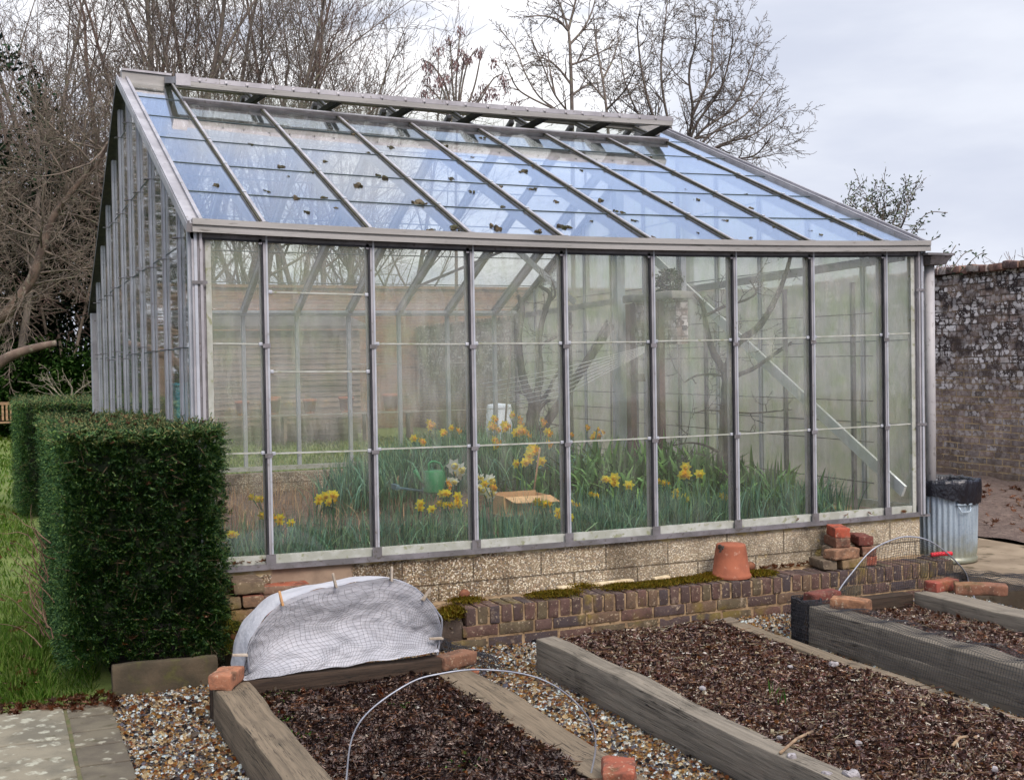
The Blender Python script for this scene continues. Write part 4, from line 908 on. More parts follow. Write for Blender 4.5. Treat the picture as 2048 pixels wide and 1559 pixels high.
for i in range(34): lines.append([np.array([1.0 + .012 * i + .03 * noise.noise(Vector((i, t * 4, 0))), -1.02 + .35 * t + .02 * noise.noise(Vector((i * .3, t * 5, 3))), .0 + .13 * math.sin(3 * t) * (1 - i / 40) + .03 * noise.noise(Vector((i * .5, t * 6, 6))) - .002 * i]) for t in np.linspace(0, 1, 14)])
for j in range(24): lines.append([np.array([1.0 + .4 * t, -1.02 + .35 * j / 24 + .02 * noise.noise(Vector((j * .4, t * 5, 9))), .0 + .13 * math.sin(3 * j / 24) * (1 - t * .85) + .03 * noise.noise(Vector((j * .5, t * 6, 12))) - .06 * t]) for t in np.linspace(0, 1, 16)])
MB().segs(polyseg(lines, .0013), 3).build('net_tail', THREAD, nets)
PEG = weathered('peg_wood', srgb(196, 150, 92), srgb(176, 136, 96), 20, rough=.7); PEGG = weathered('grey_peg_wood', srgb(166, 156, 142), srgb(140, 128, 112), 20, rough=.8)
for px, py, ang, lab, mt in ((562, 1196, 12, 'honey coloured wooden clothes peg high on the left of the fleece', PEG), (669, 1160, 12, 'wooden peg standing on the middle of the fleece top', PEGG), (783, 1147, -4, 'wooden peg at the very peak of the fleece arch', PEGG), (853, 1188, -38, 'splayed pale peg on the right shoulder of the fleece', PEGG), (480, 1309, 84, 'pale peg sticking out flat at the lower left of the fleece', PEGG), (872, 1276, 86, 'pale peg clipped flat at the lower right of the fleece', PEGG)):
    q = at_y(px, py, AY - .012); k = MB(); a = R(ang)
    for s in (-1, 1):
        rot = roty(-a) @ rotx(s * .12); k.rbox(q + (0, s * .006, 0), (.0055, .004, .036), .002, (1, 1, 3), .0, 9, rot)
    k.tube([q + (-.007, 0, -.004), q + (0, -.011, -.004), q + (.007, 0, -.004)], .0016, 5)
    tag(k.build('clothes_peg', mt), lab, 'clothes peg')
# hoop and net over the far bed
H3 = [(3.42, -.95, -.02), (3.5, -.95, .06), (3.57, -.95, .16), (3.66, -.95, .25), (3.81, -.95, .375), (3.98, -.95, .43), (4.1, -.95, .437), (4.24, -.95, .405), (4.4, -.95, .31), (4.53, -.95, .19), (4.57, -.95, .1), (4.5, -1.1, -.02)]
h3 = smooth(H3, 8)
tag(MB().tube(h3, .0045, 8).build('wire_hoop', WIRE), 'wire hoop with black net over the far bed beside the dustbin', 'wire hoop')
n3 = thing('netting', 'black netting hung over the far bed and spread along its sleeper', 'netting', (3.9, -1.2, .1))
lines = []; N3 = len(h3)
def net3(u, t):                                                      # behind the hoop, falling to the back board
    fi = u * (N3 - 1); i = min(int(fi), N3 - 2); p = h3[i] * (1 - fi + i) + h3[i + 1] * (fi - i); zb = .1
    q = p.copy(); q[2] = p[2] * (1 - t) + zb * t if p[2] > zb else p[2]; q[1] += .06 * t + .012 * noise.noise(Vector((u * 8, t * 4, 1))); q[0] += .01 * noise.noise(Vector((u * 9, t * 5, 4))); return q
for i in range(64): lines.append([net3(.12 + .8 * i / 63, t) for t in np.linspace(0, 1, 12)])
for j in range(22): lines.append([net3(u, j / 21) for u in np.linspace(.12, .92, 50)])
def net3b(u, t): # down the left sleeper face
    y = -1.0 - 2.6 * u; w1 = .012 * noise.noise(Vector((y * 6, t * 4, 2)))
    if t < .45: return np.array([3.36 - .2 * t / .45, y, .145 + w1 + .008 * math.sin(y * 20)])
    s = (t - .45) / .55; return np.array([3.162 - .05 * s - abs(w1), y, .135 - .17 * s + w1])
for i in range(150): lines.append([net3b(i / 149, t) for t in np.linspace(0, 1, 10)])
for j in range(18): lines.append([net3b(u, j / 17) for u in np.linspace(0, 1, 90)])
def net3c(u, t): # bundled over the right rail to the right
    x = 4.5 + .75 * u; y = -.85 - .75 * u * .5; return np.array([x + .02 * nz(u * 9, t * 5), y - .26 * (t - .5) + .02 * nz(u * 9, t * 9, 1, 4), .17 - .12 * abs(t - .3) - .03 * u + .025 * nz(u * 8, t * 8, 1, 7)])
for i in range(70): lines.append([net3c(i / 69, t) for t in np.linspace(0, 1, 10)])
for j in range(26): lines.append([net3c(u, j / 25) for u in np.linspace(0, 1, 40)])
MB().segs(polyseg(lines, .0011), 3).build('mesh_net', THREAD, n3)
lines = []
for i in range(60): # dense wrap round the post
    t = i / 59; lines.append([np.array([3.24 + .075 * math.cos(a) + .012 * nz(a, t * 9, 2), -1.07 + .09 * math.sin(a), -.1 + .26 * t + .02 * nz(a, t * 7, 2, 5)]) for a in np.linspace(0, 6.28, 20)])
for i in range(40):
    a = 6.28 * i / 40; lines.append([np.array([3.24 + .08 * math.cos(a + t) + .01 * nz(a, t * 4, 3), -1.07 + .095 * math.sin(a + t), -.1 + .26 * t]) for t in np.linspace(0, 1, 12)])
MB().segs(polyseg(lines, .0024), 3).build('net_wrap', THREAD, n3)
#@@PART3
# ------------------------------------------------------------------ hedges
YEW = islands('yew_needles', [srgb(96, 127, 83), srgb(73, 102, 69), srgb(122, 153, 88), srgb(59, 86, 61), srgb(106, 134, 91), srgb(82, 114, 75), srgb(152, 178, 102)], .42, .5, .3, 8)
YEW_T = islands('yew_needles_top', [srgb(109, 130, 86), srgb(135, 143, 94), srgb(86, 112, 75), srgb(164, 151, 101), srgb(73, 99, 68)], .6, .3, .25, 8)
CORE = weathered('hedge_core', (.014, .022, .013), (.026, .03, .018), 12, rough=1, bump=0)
TWIG = weathered('twig_bark', srgb(110, 88, 70), srgb(80, 64, 52), 30, rough=.9, bump=0)
def hedge(label, boxes, faces, dens, nl, L, Wd, seed):
    global rs
    keep = rs; rs = np.random.RandomState(seed)
    t = thing('clipped_hedge', label, 'hedge', ((boxes[0][0] + boxes[0][1]) / 2, boxes[0][2], boxes[0][4]))
    m = MB(); mt = MB(); core = MB(); tw = []
    for b in boxes:
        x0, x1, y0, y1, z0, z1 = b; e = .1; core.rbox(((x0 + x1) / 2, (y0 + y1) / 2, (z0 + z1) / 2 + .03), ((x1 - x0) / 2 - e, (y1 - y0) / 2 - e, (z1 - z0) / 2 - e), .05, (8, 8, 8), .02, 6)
    for bi, fc in faces:
        x0, x1, y0, y1, z0, z1 = boxes[bi]
        A = {'f': (x1 - x0) * (z1 - z0), 'b': (x1 - x0) * (z1 - z0), 'l': (y1 - y0) * (z1 - z0), 'r': (y1 - y0) * (z1 - z0), 't': (x1 - x0) * (y1 - y0)}[fc]
        n = int(A * dens); a, c = rs.uniform(0, 1, n), rs.uniform(0, 1, n)
        X_ = x0 + (x1 - x0) * a; 
        if fc in 'fb': P = np.stack([X_, np.full(n, y0 if fc == 'f' else y1), z0 + (z1 - z0) * c], 1); N_ = np.array([0, -1. if fc == 'f' else 1., 0])
        elif fc in 'lr': P = np.stack([np.full(n, x0 if fc == 'l' else x1), y0 + (y1 - y0) * a, z0 + (z1 - z0) * c], 1); N_ = np.array([-1. if fc == 'l' else 1., 0, 0])
        else: P = np.stack([X_, y0 + (y1 - y0) * c, np.full(n, z1)], 1); N_ = np.array([0, 0, 1.])
        und = np.array([noise.noise(Vector(p * 5)) * .035 + noise.noise(Vector(p * 13)) * .02 for p in P])
        P = P + N_ * (und - rs.uniform(0, .05, n))[:, None]
        # rounded arrises
        D = N_ * rs.uniform(.0, .7, (n, 1)) + rs.normal(size=(n, 3)) * np.array([.75, .75, .4]) + (np.array([0, 0, -.12]) if fc != 't' else 0); D = unit(D)
        SL = rs.uniform(.6, 1.25, n) * L * 2.6
        side = unit(np.cross(D, unit(N_ + rs.normal(size=(n, 3)) * .5))); up = np.cross(side, D)
        tt = np.linspace(.08, 1., nl)
        Q = np.zeros((n, nl, 4, 3))
        for j, u in enumerate(tt):
            sg = 1 if j % 2 else -1; bp = P + D * (SL * u)[:, None] - N_ * .02
            ld = unit(D * .75 + side * sg * .8 + rs.normal(size=(n, 3)) * .12); ll = L * rs.uniform(.7, 1.2, n) * (1.1 - .4 * u)
            Q[:, j] = leaf_quads(bp, ld, ll, Wd, N_ + rs.normal(size=(n, 3)) * .5)
        (mt if fc == 't' else m).quads(Q.reshape(-1, 4, 3)); tw.append(np.concatenate([P - D * .03 - N_ * .02, P + D * SL[:, None] * .9 - N_ * .02, np.full((n, 1), Wd * .3), np.full((n, 1), Wd * .15)], 1)[::10])
    core.build('core', CORE, t); m.build('foliage', YEW, t)
    if mt.n: o = mt.build('top_foliage', YEW_T, t); o['label'] = 'paler browned top growth'
    k = MB(); k.segs(np.concatenate(tw), 3); k.build('twigs', TWIG, t)['kind'] = 'stuff'
    rs = keep; return t
h1 = hedge('clipped dark yew hedge block in front of the greenhouse corner', [(-.755, .05, -.42, -.07, .06, 1.235), (-.755, -.12, -.07, 1.95, .0, 1.235)],
      [(0, 'f'), (0, 'l'), (0, 'r'), (0, 't'), (1, 't'), (1, 'l')], 3400, 14, .024, .0056, 5)
h2 = hedge('farther clipped yew hedge block standing on the lawn beyond the corner', [(-.79, .1, 7.7, 9.6, -.05, 1.2)], [(0, 'f'), (0, 'l'), (0, 't')], 1500, 9, .034, .008, 6)
m = MB()
for px, py, s in ((178, 940, .022), (297, 966, .02), (368, 1018, .022), (375, 1042, .018), (270, 1060, .018), (255, 1145, .018), (358, 1152, .018), (412, 1233, .022), (367, 1258, .026), (265, 1275, .026), (250, 1287, .018), (290, 1237, .014), (225, 885, .016), (130, 1270, .02), (395, 1235, .014), (345, 940, .014)):
    q = at_y(px, py, -.505); starleaf(m, [q], [s * 1.15])
n = 70; P = np.stack([rs.uniform(-.72, .02, n), rs.uniform(-.35, .9, n), rs.uniform(1.24, 1.275, n)], 1); P = P[(P[:, 1] < -.1) | (P[:, 0] < -.15)]; starleaf(m, P, rs.uniform(.012, .026, len(P)))
stuff(m.build('caught_leaves', LEAF_BR), 'dead leaves caught on the yew hedge', 'leaves')
S = []
for i in range(26):
    p = np.array([-.83 + rs.normal() * .03, -.3 + rs.normal() * .2, rs.uniform(.15, .75)]); d = unit(np.array([-.5, -.2, .9]) + rs.normal(size=3) * .4)
    for j in range(5): q = p + d * .05; S.append(list(p) + list(q) + [.004 - .0006 * j, .0034 - .0006 * j]); p = q; d = unit(d + rs.normal(size=3) * .25)
MB().segs(S, 4).build('bare_twigs', TWIG, h1)['kind'] = 'stuff'
KERB = weathered('mossy_kerb', srgb(80, 70, 55), srgb(60, 54, 42), 6, srgb(74, 72, 42), 9, (.52, .66), .95, 0, .5, 50, .008)
k = MB(); k.rbox((-.27, -.455, -.03), (.26, .025, .085), .01, (20, 2, 5), .006, 9); tag(k.build('kerb_board', KERB), 'mossy low concrete kerb under the front of the yew hedge', 'kerb')

# ------------------------------------------------------------------ grass
GRASS = islands('grass_blade', [srgb(108, 138, 56), srgb(124, 152, 64), srgb(96, 126, 54), srgb(142, 160, 76), srgb(84, 114, 48), srgb(160, 164, 94), srgb(116, 146, 58)], .6, .3, .2, 3, .2)
def blades(m, x0, x1, y0, y1, n, h, wd, z=-.1, ok=None):
    P = np.stack([rs.uniform(x0, x1, n), rs.uniform(y0, y1, n), np.full(n, z)], 1)
    P = P[np.array([noise.noise(Vector((p[0] * 3, p[1] * 3, 4))) > -.25 for p in P])]
    if ok is not None: P = P[ok(P)]
    n = len(P); H = h * rs.uniform(.5, 1.3, n) * (1 + .5 * np.array([noise.noise(Vector((p[0] * 1.7, p[1] * 1.7, 9))) for p in P])); ln = rs.normal(size=(n, 2)) * .45
    D = unit(np.concatenate([ln, np.ones((n, 1))], 1)); nr = rand_dirs(n) * np.array([1, 1, .2])
    m.quads(leaf_quads(P, D, H, wd, nr))
m = MB()
blades(m, -2.4, -.56, -.48, 3, 26000, .06, .005); blades(m, -1.4, -.8, -.45, 1.2, 5000, .1, .006); blades(m, -5, -.7, 3, 9, 22000, .075, .011); blades(m, -9, -.5, 9, 22, 16000, .09, .026, ok=lambda P: P[:, 0] < -.1 - .0 * P[:, 1])
blades(m, -14, 2, 22, 36, 7000, .1, .06); blades(m, 0, 9, 8.5, 20, 14000, .09, .026)
stuff(m.build('grass', GRASS), 'tufted green lawn grass with worn patches', 'grass')

# ------------------------------------------------------------------ trees
def grow(rng, p, d, L, r, depth, maxd, S, o):
    n = max(3, int(L / o['seg'] / (1 + .35 * (depth == 0)))) if depth < maxd else 3
    n = min(n, 9); st = L / n; pts = [p]; rad = [r]; tip = r * (o['tip'] if depth else .3)
    for i in range(n):
        d = unit(d + rng.normal(size=3) * o['wob'] * (1 if depth else .35) + np.array([0, 0, o['up']]) * (1 if depth else .5))
        p = p + d * st; pts.append(p); rad.append(r + (tip - r) * (i + 1) / n)
    rmin = o['rmin']
    for i in range(n): S[min(depth, 9)].append([*pts[i], *pts[i + 1], max(rad[i], rmin), max(rad[i + 1], rmin * .7)])
    if depth >= maxd: return
    k = o['kids'][min(depth, len(o['kids']) - 1)]; k = int(k * rng.uniform(.8, 1.2) + .5)
    for c in range(k):
        t = o['t0'] if depth == 0 else .2; t = t + (1 - t) * (c + rng.uniform(.2, .9)) / k; fi = t * n; i = min(int(fi), n - 1); f = fi - i
        q = pts[i] * (1 - f) + pts[i + 1] * f; rr = rad[i] * (1 - f) + rad[i + 1] * f; dd = unit(pts[i + 1] - pts[i])
        ang = R(rng.uniform(*o['ang'])) * (1 - .35 * t if depth == 0 else 1); az = c * 2.4 + rng.uniform(0, 2); a = unit(np.cross(dd, np.array([.3, .2, 1.]) + rng.normal(size=3) * .1)); b = np.cross(dd, a)
        nd = dd * math.cos(ang) + (a * math.cos(az) + b * math.sin(az)) * math.sin(ang)
        grow(rng, q, nd, L * o['lr'] * (1.15 - .55 * t) * rng.uniform(.75, 1.2), rr * o['rr'], depth + 1, maxd, S, o)
    grow(rng, pts[-1], d, L * (.5 if depth else .22), rad[-1], depth + 1, maxd, S, o)
BARK = weathered('grey_brown_bark', srgb(112, 102, 94), srgb(88, 80, 74), 3, srgb(116, 114, 94), 8, (.55, .68), .95, 0, .3, 20, .02)
BARK2 = weathered('red_brown_bark', srgb(118, 98, 88), srgb(92, 76, 70), 3, srgb(116, 106, 90), 8, (.55, .68), .95, 0, .3, 20, .02)
BARK_T = weathered('tan_twig_bark', srgb(116, 104, 92), srgb(88, 78, 69), 4, srgb(108, 106, 88), 9, (.55, .68), .95, 0, 0, 20)
BARK_P = weathered('pale_grey_bark', srgb(150, 140, 124), srgb(118, 110, 96), 5, srgb(150, 150, 112), 9, (.55, .68), .95, 0, 0, 20)
BARK_O = weathered('orange_brown_bark', srgb(108, 92, 80), srgb(80, 68, 60), 6, srgb(122, 116, 100), 14, (.55, .7), .95, 0, .3, 30)
DEF = dict(seg=.5, wob=.16, up=.05, tip=.35, rmin=.005, kids=(9, 6, 5, 4), ang=(25, 55), lr=.5, rr=.55, t0=.3, spr=.28)
def make_tree(name, label, base, h, r, seed, maxd=4, mat_=BARK, stems=1, lean=(0, 0), group=None, crown=None, cat='tree', **kw):
    o = dict(DEF); o.update(kw); rng = np.random.RandomState(seed); t = thing(name, label, cat, tuple(base), group); S = {i: [] for i in range(10)}
    for s in range(stems):
        d = unit(np.array([lean[0], lean[1], 1.]) + (np.array([o['spr'] * (2 * (s + .5) / stems - 1), rng.normal() * .2, 0]) if stems > 1 else 0))
        grow(rng, np.array(base, float) + (rng.normal(size=3) * np.array([.15, .15, 0]) * (stems > 1)), d, h * rng.uniform(.85, 1.1), r, 0, maxd, S, o)
    MB().segs(S[0], 8).build('trunk', mat_, t)
    k = MB()
    for dpt in range(1, 10):
        if S[dpt]: k.segs(S[dpt], 5 if dpt == 1 else 3)
    k.build('crown', crown or mat_, t)
    return t, S
def foot(px, D, z=-.1):
    q = at_d(px, 700, D); q[2] = z; return q
big = dict(kids=(9, 6, 5, 3), lr=.44, seg=.9, rmin=.007, up=.07, wob=.14, t0=.2, spr=.35, rr=.5)
spec = [(40, 33, 15, .13, 'tall bare tree at the far left edge behind the evergreens', BARK), (150, 37, 17, .13, 'tall bare tree above the brown thicket at the left', BARK2), (235, 34, 16, .12, 'tall bare tree rising behind the greenhouse ridge end', BARK),
        (330, 36, 17, .13, 'many branched bare tree over the left part of the ridge', BARK), (415, 39, 18, .13, 'densely twigged tree behind the first vent bays', BARK2), (500, 36, 16, .12, 'fan shaped bare tree behind the middle of the ridge', BARK),
        (585, 40, 17, .12, 'brown twiggy tree left of the bright cloud', BARK2), (655, 38, 13.5, .11, 'rounded bare tree at the right end of the tall wood', BARK), (712, 42, 11.5, .1, 'lower bare tree beside the bright gap in the sky', BARK)]
for i, (px, D, h, r, lab, mt) in enumerate(spec):
    st = 3 if i in (1, 3, 4, 5, 6, 7) else 2
    make_tree('bare_tree', lab, foot(px, D), h * .82, r, 100 + i, 4, mt, st, (rs.normal() * .05, 0), 'bare trees in the wood behind the greenhouse', **big)
make_tree('bare_tree', 'small bare tree with a rounded top right of the tall wood', foot(785, 44), 9.2, .13, 131, 4, BARK, 2, (0, 0), 'bare trees in the wood behind the greenhouse', **dict(big, kids=(10, 5, 4, 3)))
def guided(name, label, D, trunk, limbs, seed, r0, sub, n_every, llen, mat_=BARK, group=None, dz=1.2, cat='tree'):
    """a tree whose main limbs follow given outlines, spread in depth, then branch freely"""
    rng = np.random.RandomState(seed); base = foot(trunk[0][0], D); t = thing(name, label, cat, tuple(base), group); o = dict(DEF); o.update(sub); S = {i: [] for i in range(10)}
    tp = smooth([base] + [at_d(x, y, D) for x, y in trunk[1:]], 6); MB().tube(tp, np.linspace(r0, r0 * .5, len(tp)), 8).build('trunk', mat_, t); k = MB(); ends = []
    for L in limbs:
        dd = rng.uniform(-dz, dz); P = [at_d(x, y, D + dd * (i / max(1, len(L) - 1))) for i, (x, y) in enumerate(L)]; P = smooth(P, 7); ra = r0 * .55; rad = np.linspace(ra, .014, len(P)); k.tube(P, rad, 6); ends.append(P[-1])
        for i in range(3, len(P), n_every):
            d0 = unit(P[min(i + 1, len(P) - 1)] - P[i - 1])
            for c in range(2):
                d = unit(d0 * .8 + rng.normal(size=3) * np.array([.8, .6, .5]) + np.array([0, 0, .12])); grow(rng, P[i], d, llen * rng.uniform(.6, 1.3) * (1.15 - .55 * i / len(P)), rad[i] * .6, 1, 4, S, o)
    for d in range(1, 6):
        if S[d]: k.segs(S[d], 4 if d == 1 else 3)
    k.build('crown', mat_, t); return t, ends
TG = dict(kids=(6, 4, 3, 2), lr=.5, seg=.35, rmin=.0085, up=.02, wob=.2, ang=(28, 58))
TGs = dict(TG, kids=(3, 2, 2), lr=.45)
G_ = 'bare trees in the wood behind the greenhouse'
t, e = guided('seed_tree', 'slender bare tree hung with dark bunches of seed keys', 30, [(912, 760), (912, 400), (914, 260)],
    [[(914, 260), (912, 180), (916, 110), (921, 52)], [(914, 260), (905, 170), (902, 110), (898, 75)], [(912, 260), (892, 175), (872, 140), (852, 122)], [(914, 250), (925, 170), (938, 120), (955, 98)], [(916, 255), (945, 185), (958, 130), (962, 95)], [(916, 255), (960, 200), (985, 160), (1003, 148)], [(910, 255), (880, 200), (858, 175), (848, 172)], [(916, 260), (950, 210), (968, 180), (978, 168)], [(910, 255), (890, 190), (878, 160), (876, 98)], [(914, 255), (918, 190), (925, 140), (928, 105)]], 142, .05, dict(TGs, kids=(1, 1, 1), rmin=.007), 12, .35, dz=.6)
k = MB(); r_ = np.random.RandomState(8)
for px, py in ((921, 55), (900, 76), (875, 97), (851, 122), (857, 130), (854, 156), (846, 178), (925, 102), (931, 122), (955, 100), (962, 96), (989, 121), (1004, 152), (1011, 168), (906, 122), (880, 156), (894, 150), (965, 172), (979, 178), (992, 182), (915, 128), (870, 172), (938, 110), (1030, 205), (860, 190), (972, 195), (950, 190)):
    q = at_d(px, py - 6, 30 + r_.uniform(-.6, .6)); n = 42; P = q + np.stack([r_.normal(size=n) * .06, r_.normal(size=n) * .06, -r_.uniform(0, .24, n)], 1); D = unit(r_.normal(size=(n, 3)) * .3 + np.array([0, 0, -1])); k.quads(leaf_quads(P, D, .12, .03, r_.normal(size=(n, 3))))
k.build('seed_bunches', islands('seed_keys', [srgb(92, 70, 70), srgb(116, 92, 92), srgb(78, 60, 62), srgb(134, 112, 108)], .9), t)
guided('bare_tree', 'tall straight slim bare tree reaching out of the frame over the roof', 36, [(1146, 760), (1145, 300), (1141, 120), (1137, 60)],
    [[(1137, 60), (1148, 15), (1160, -40), (1166, -110)], [(1137, 62), (1115, 40), (1085, 32), (1048, 34)], [(1139, 90), (1165, 60), (1185, 20), (1196, -30)], [(1142, 130), (1170, 120), (1200, 105), (1222, 96)], [(1143, 170), (1115, 135), (1090, 118), (1070, 112)], [(1144, 190), (1175, 170), (1195, 165)], [(1137, 60), (1120, 10), (1095, -40)]], 155, .075, TGs, 4, .85, group=G_)
guided('bare_tree', 'thin leaning bare tree with curved stems left of the straight one', 34, [(1180, 760), (1170, 330), (1150, 240)],
    [[(1150, 240), (1110, 190), (1085, 130), (1062, 80)], [(1150, 240), (1085, 200), (1052, 150), (1032, 100), (1002, 62)], [(1145, 235), (1060, 195), (1030, 170), (1010, 120)], [(1110, 190), (1100, 140), (1095, 95)]], 158, .055, TGs, 4, .7, group=G_)
guided('bare_tree', 'thin wavy bare tree close left of the great spreading one', 35, [(1225, 760), (1218, 330), (1213, 220), (1202, 140)],
    [[(1202, 140), (1192, 80), (1186, 25)], [(1205, 160), (1225, 120), (1240, 70)], [(1210, 200), (1185, 170), (1165, 150)], [(1213, 220), (1250, 180), (1270, 140)]], 161, .06, TGs, 4, .7, group=G_)
guided('bare_tree', 'great spreading bare tree with a domed crown at the right of the roof', 40, [(1370, 760), (1368, 420), (1366, 320)],
    [[(1366, 320), (1385, 230), (1378, 150), (1392, 80), (1388, 5)], [(1366, 320), (1335, 235), (1322, 140), (1330, 50), (1335, 0)], [(1368, 320), (1392, 250), (1440, 180), (1462, 100), (1466, 55)], [(1368, 325), (1400, 265), (1465, 215), (1500, 140), (1512, 90)], [(1370, 330), (1420, 270), (1490, 230), (1540, 170)], [(1372, 335), (1440, 290), (1505, 270), (1568, 225)], [(1366, 320), (1310, 240), (1285, 150), (1275, 60), (1280, 20)], [(1364, 325), (1290, 250), (1252, 170), (1240, 100)], [(1372, 340), (1460, 320), (1510, 310), (1545, 270)], [(1385, 230), (1420, 150), (1425, 70), (1430, 25)], [(1364, 330), (1280, 270), (1235, 225), (1212, 190)]], 170, .1, TG, 3, 1.25, group=G_, dz=2.4)
make_tree('bare_shrub', 'bare twiggy bush poking above the brick wall at the right edge', foot(2075, 17), 2.3, .03, 183, 3, BARK2, 4, (0, 0), cat='shrub', kids=(7, 5, 4), lr=.5, seg=.3, rmin=.004, up=.06, t0=.4)
make_tree('bare_shrub', 'small hazy bush beyond the brick wall near the right edge', foot(1990, 24), 2.7, .03, 186, 3, BARK, 4, (0, 0), cat='shrub', kids=(7, 5, 4), lr=.45, seg=.3, rmin=.006, up=.06, t0=.4)
# thicket at the left
shr = dict(kids=(7, 6, 5, 3), lr=.46, seg=.5, rmin=.0075, up=.04, wob=.22, ang=(25, 65), t0=.3, spr=.3)
for i, (px, D, h, lab, mt) in enumerate(((215, 24, 6.12, 'brown twiggy thicket tree hard against the greenhouse gable', BARK2), (120, 23, 6.6, 'tan twiggy thicket tree in the middle of the left side', BARK_T), (40, 24, 6.4, 'tan tangled thicket tree at the left edge', BARK_T), (170, 28, 8.5, 'taller reddish thicket tree behind the tan ones', BARK2), (75, 28, 8.8, 'taller brown thicket tree at the left behind the tan ones', BARK2), (-20, 22, 5.6, 'tan thicket tree partly out of frame at the left', BARK_T), (250, 29, 8.0, 'brown thicket tree seen through the gable glass', BARK2))):
    make_tree('thicket_tree', lab, foot(px, D * 1.42), h * 1.08, .06, 200 + i, 4, mt, 4, (0, 0), 'twiggy thicket trees beyond the lawn', **shr)
def leafy(name, label, base, blobs, n, L, Wd, mat_, seed, trunk=None, cat='tree', droop=.3, mask=-.15):
    rng = np.random.RandomState(seed); t = thing(name, label, cat, tuple(base)); Ps = []
    tot = sum(b[3] * b[4] * b[5] for b in blobs)
    for b in blobs:
        k = int(n * b[3] * b[4] * b[5] / tot); a = unit(rng.normal(size=(k, 3))) * rng.uniform(.35, 1, (k, 1)) ** .5; Ps.append(np.array(base) + np.array(b[:3]) + a * np.array(b[3:6]))
    P = np.concatenate(Ps); f = np.array([noise.noise(Vector(p * 1.3)) for p in P]); P = P[f > mask]; k = len(P)
    D = unit(rng.normal(size=(k, 3)) + np.array([0, 0, -droop])); MBq = MB().quads(leaf_quads(P, D, L * rng.uniform(.6, 1.3, k), Wd * rng.uniform(.7, 1.2, k), rng.normal(size=(k, 3)) + np.array([0, 0, 1.2])))
    if trunk:
        S = []; 
        for s in range(trunk[1]):
            p = np.array(base, float) + rng.normal(size=3) * np.array([.2, .2, 0]); d = unit(np.array([0, 0, 1]) + rng.normal(size=3) * .12)
            for i in range(10): q = p + d * trunk[0] / 10; S.append([*p, *q, trunk[2] * (1 - i * .08), trunk[2] * (.92 - i * .08)]); p = q; d = unit(d + rng.normal(size=3) * .1 + (0, 0, .05))
        MB().segs(S, 6).build('trunk', BARK, t)
    MBq.build('crown', mat_, t); return t
LEAF_D = islands('dark_evergreen', [srgb(48, 68, 50), srgb(35, 52, 42), srgb(65, 85, 60), srgb(30, 42, 38), srgb(55, 75, 52)], .6, .3, .25, 2)
LEAF_L = islands('laurel_leaf', [srgb(71, 106, 51), srgb(55, 85, 41), srgb(97, 129, 64), srgb(44, 69, 34), srgb(80, 113, 57), srgb(113, 140, 76)], .4, .45, .25, 2)
leafy('evergreen_tree', 'dark evergreen tree filling the top left corner', foot(8, 31.5), [(0, 0, 7.6, 1.6, 1.5, 2.6), (-.6, 0, 5.5, 1.8, 1.6, 2.4)], 8000, .17, .09, LEAF_D, 301, (9, 2, .14))
leafy('evergreen_tree', 'dark ivy clad evergreen behind the thicket by the gable', foot(200, 33.5), [(0, 0, 3.6, 1.9, 1.2, 3.0), (-.8, 0, 5.6, 1.2, 1.2, 1.6), (1.4, 0, 5, 1.8, 1.5, 2.8)], 16000, .16, .09, LEAF_D, 302, (7, 2, .16))
leafy('evergreen_tree', 'dark evergreen with a broken outline among the tan thicket', foot(95, 33.8), [(0, 0, 3.6, 2.1, 1.6, 2.8), (.6, 0, 5.9, .9, 1, 1.2)], 12000, .16, .09, LEAF_D, 303, (6.5, 2, .16))
for i in range(4): leafy('evergreen_tree', 'dark evergreen %s beyond the lawn' % ('tree just past the left edge', 'tree second past the left edge', 'tree third past the left edge', 'tree last past the left edge')[i], foot(-210 - 190 * i, 33 - i * 2), [(0, 0, 3.6, 2.6, 1.6, 3.6), (.5, 0, 7, 1.8, 1.4, 2.4)], 5000, .2, .12, LEAF_D, 380 + i, (7, 2, .16))
leafy('evergreen_tree', 'shadowy evergreen low behind the bench end', foot(-20, 36), [(0, 0, 3.4, 2.2, 1.6, 2.8)], 7000, .16, .09, LEAF_D, 304, (6, 2, .16))
for i, (px, w_, h_, lab) in enumerate(((20, 1.6, 1.25, 'glossy laurel bush behind the garden bench'), (90, 1.3, 1.5, 'rounded laurel bush behind the pale little tree'), (150, 1.1, 1.15, 'laurel bush just left of the greenhouse'), (230, 1.6, 1.4, 'laurel bush glimpsed through the gable glass'), (-40, 1.4, 1.6, 'laurel bush at the very edge of the lawn on the left'), (320, 1.8, 1.5, 'laurel bush behind the near gable bays'), (-130, 1.8, 1.7, 'laurel bush past the left edge of the lawn'))):
    o = leafy('laurel_bush', lab, foot(px, 31.2 + i % 2 * .7), [(0, 0, h_ * .8, w_, .9, h_), (w_ * .4, 0, h_ * .6, w_ * .7, .8, h_ * .7)], 4600, .15, .06, LEAF_L, 320 + i, None, 'bush', .4, -.4); o['group'] = 'laurel bushes along the back of the lawn'
# backing wood, a mass nobody could count
rng = np.random.RandomState(77); S = []; n = 260
for i in range(n):
    px = rng.uniform(-260, 760); D = rng.uniform(46, 60); b = foot(px, D); hgt = rng.uniform(4, 9); p = b; d = unit(np.array([rng.normal() * .12, 0, 1.]))
    for j in range(6): q = p + d * hgt / 6; S.append([*p, *q, .05 - .006 * j, .045 - .006 * j]); p = q; d = unit(d + rng.normal(size=3) * .12)
stuff(MB().segs(S, 3).build('distant_wood', BARK), 'distant leafless wood closing the view behind the garden', 'wood')
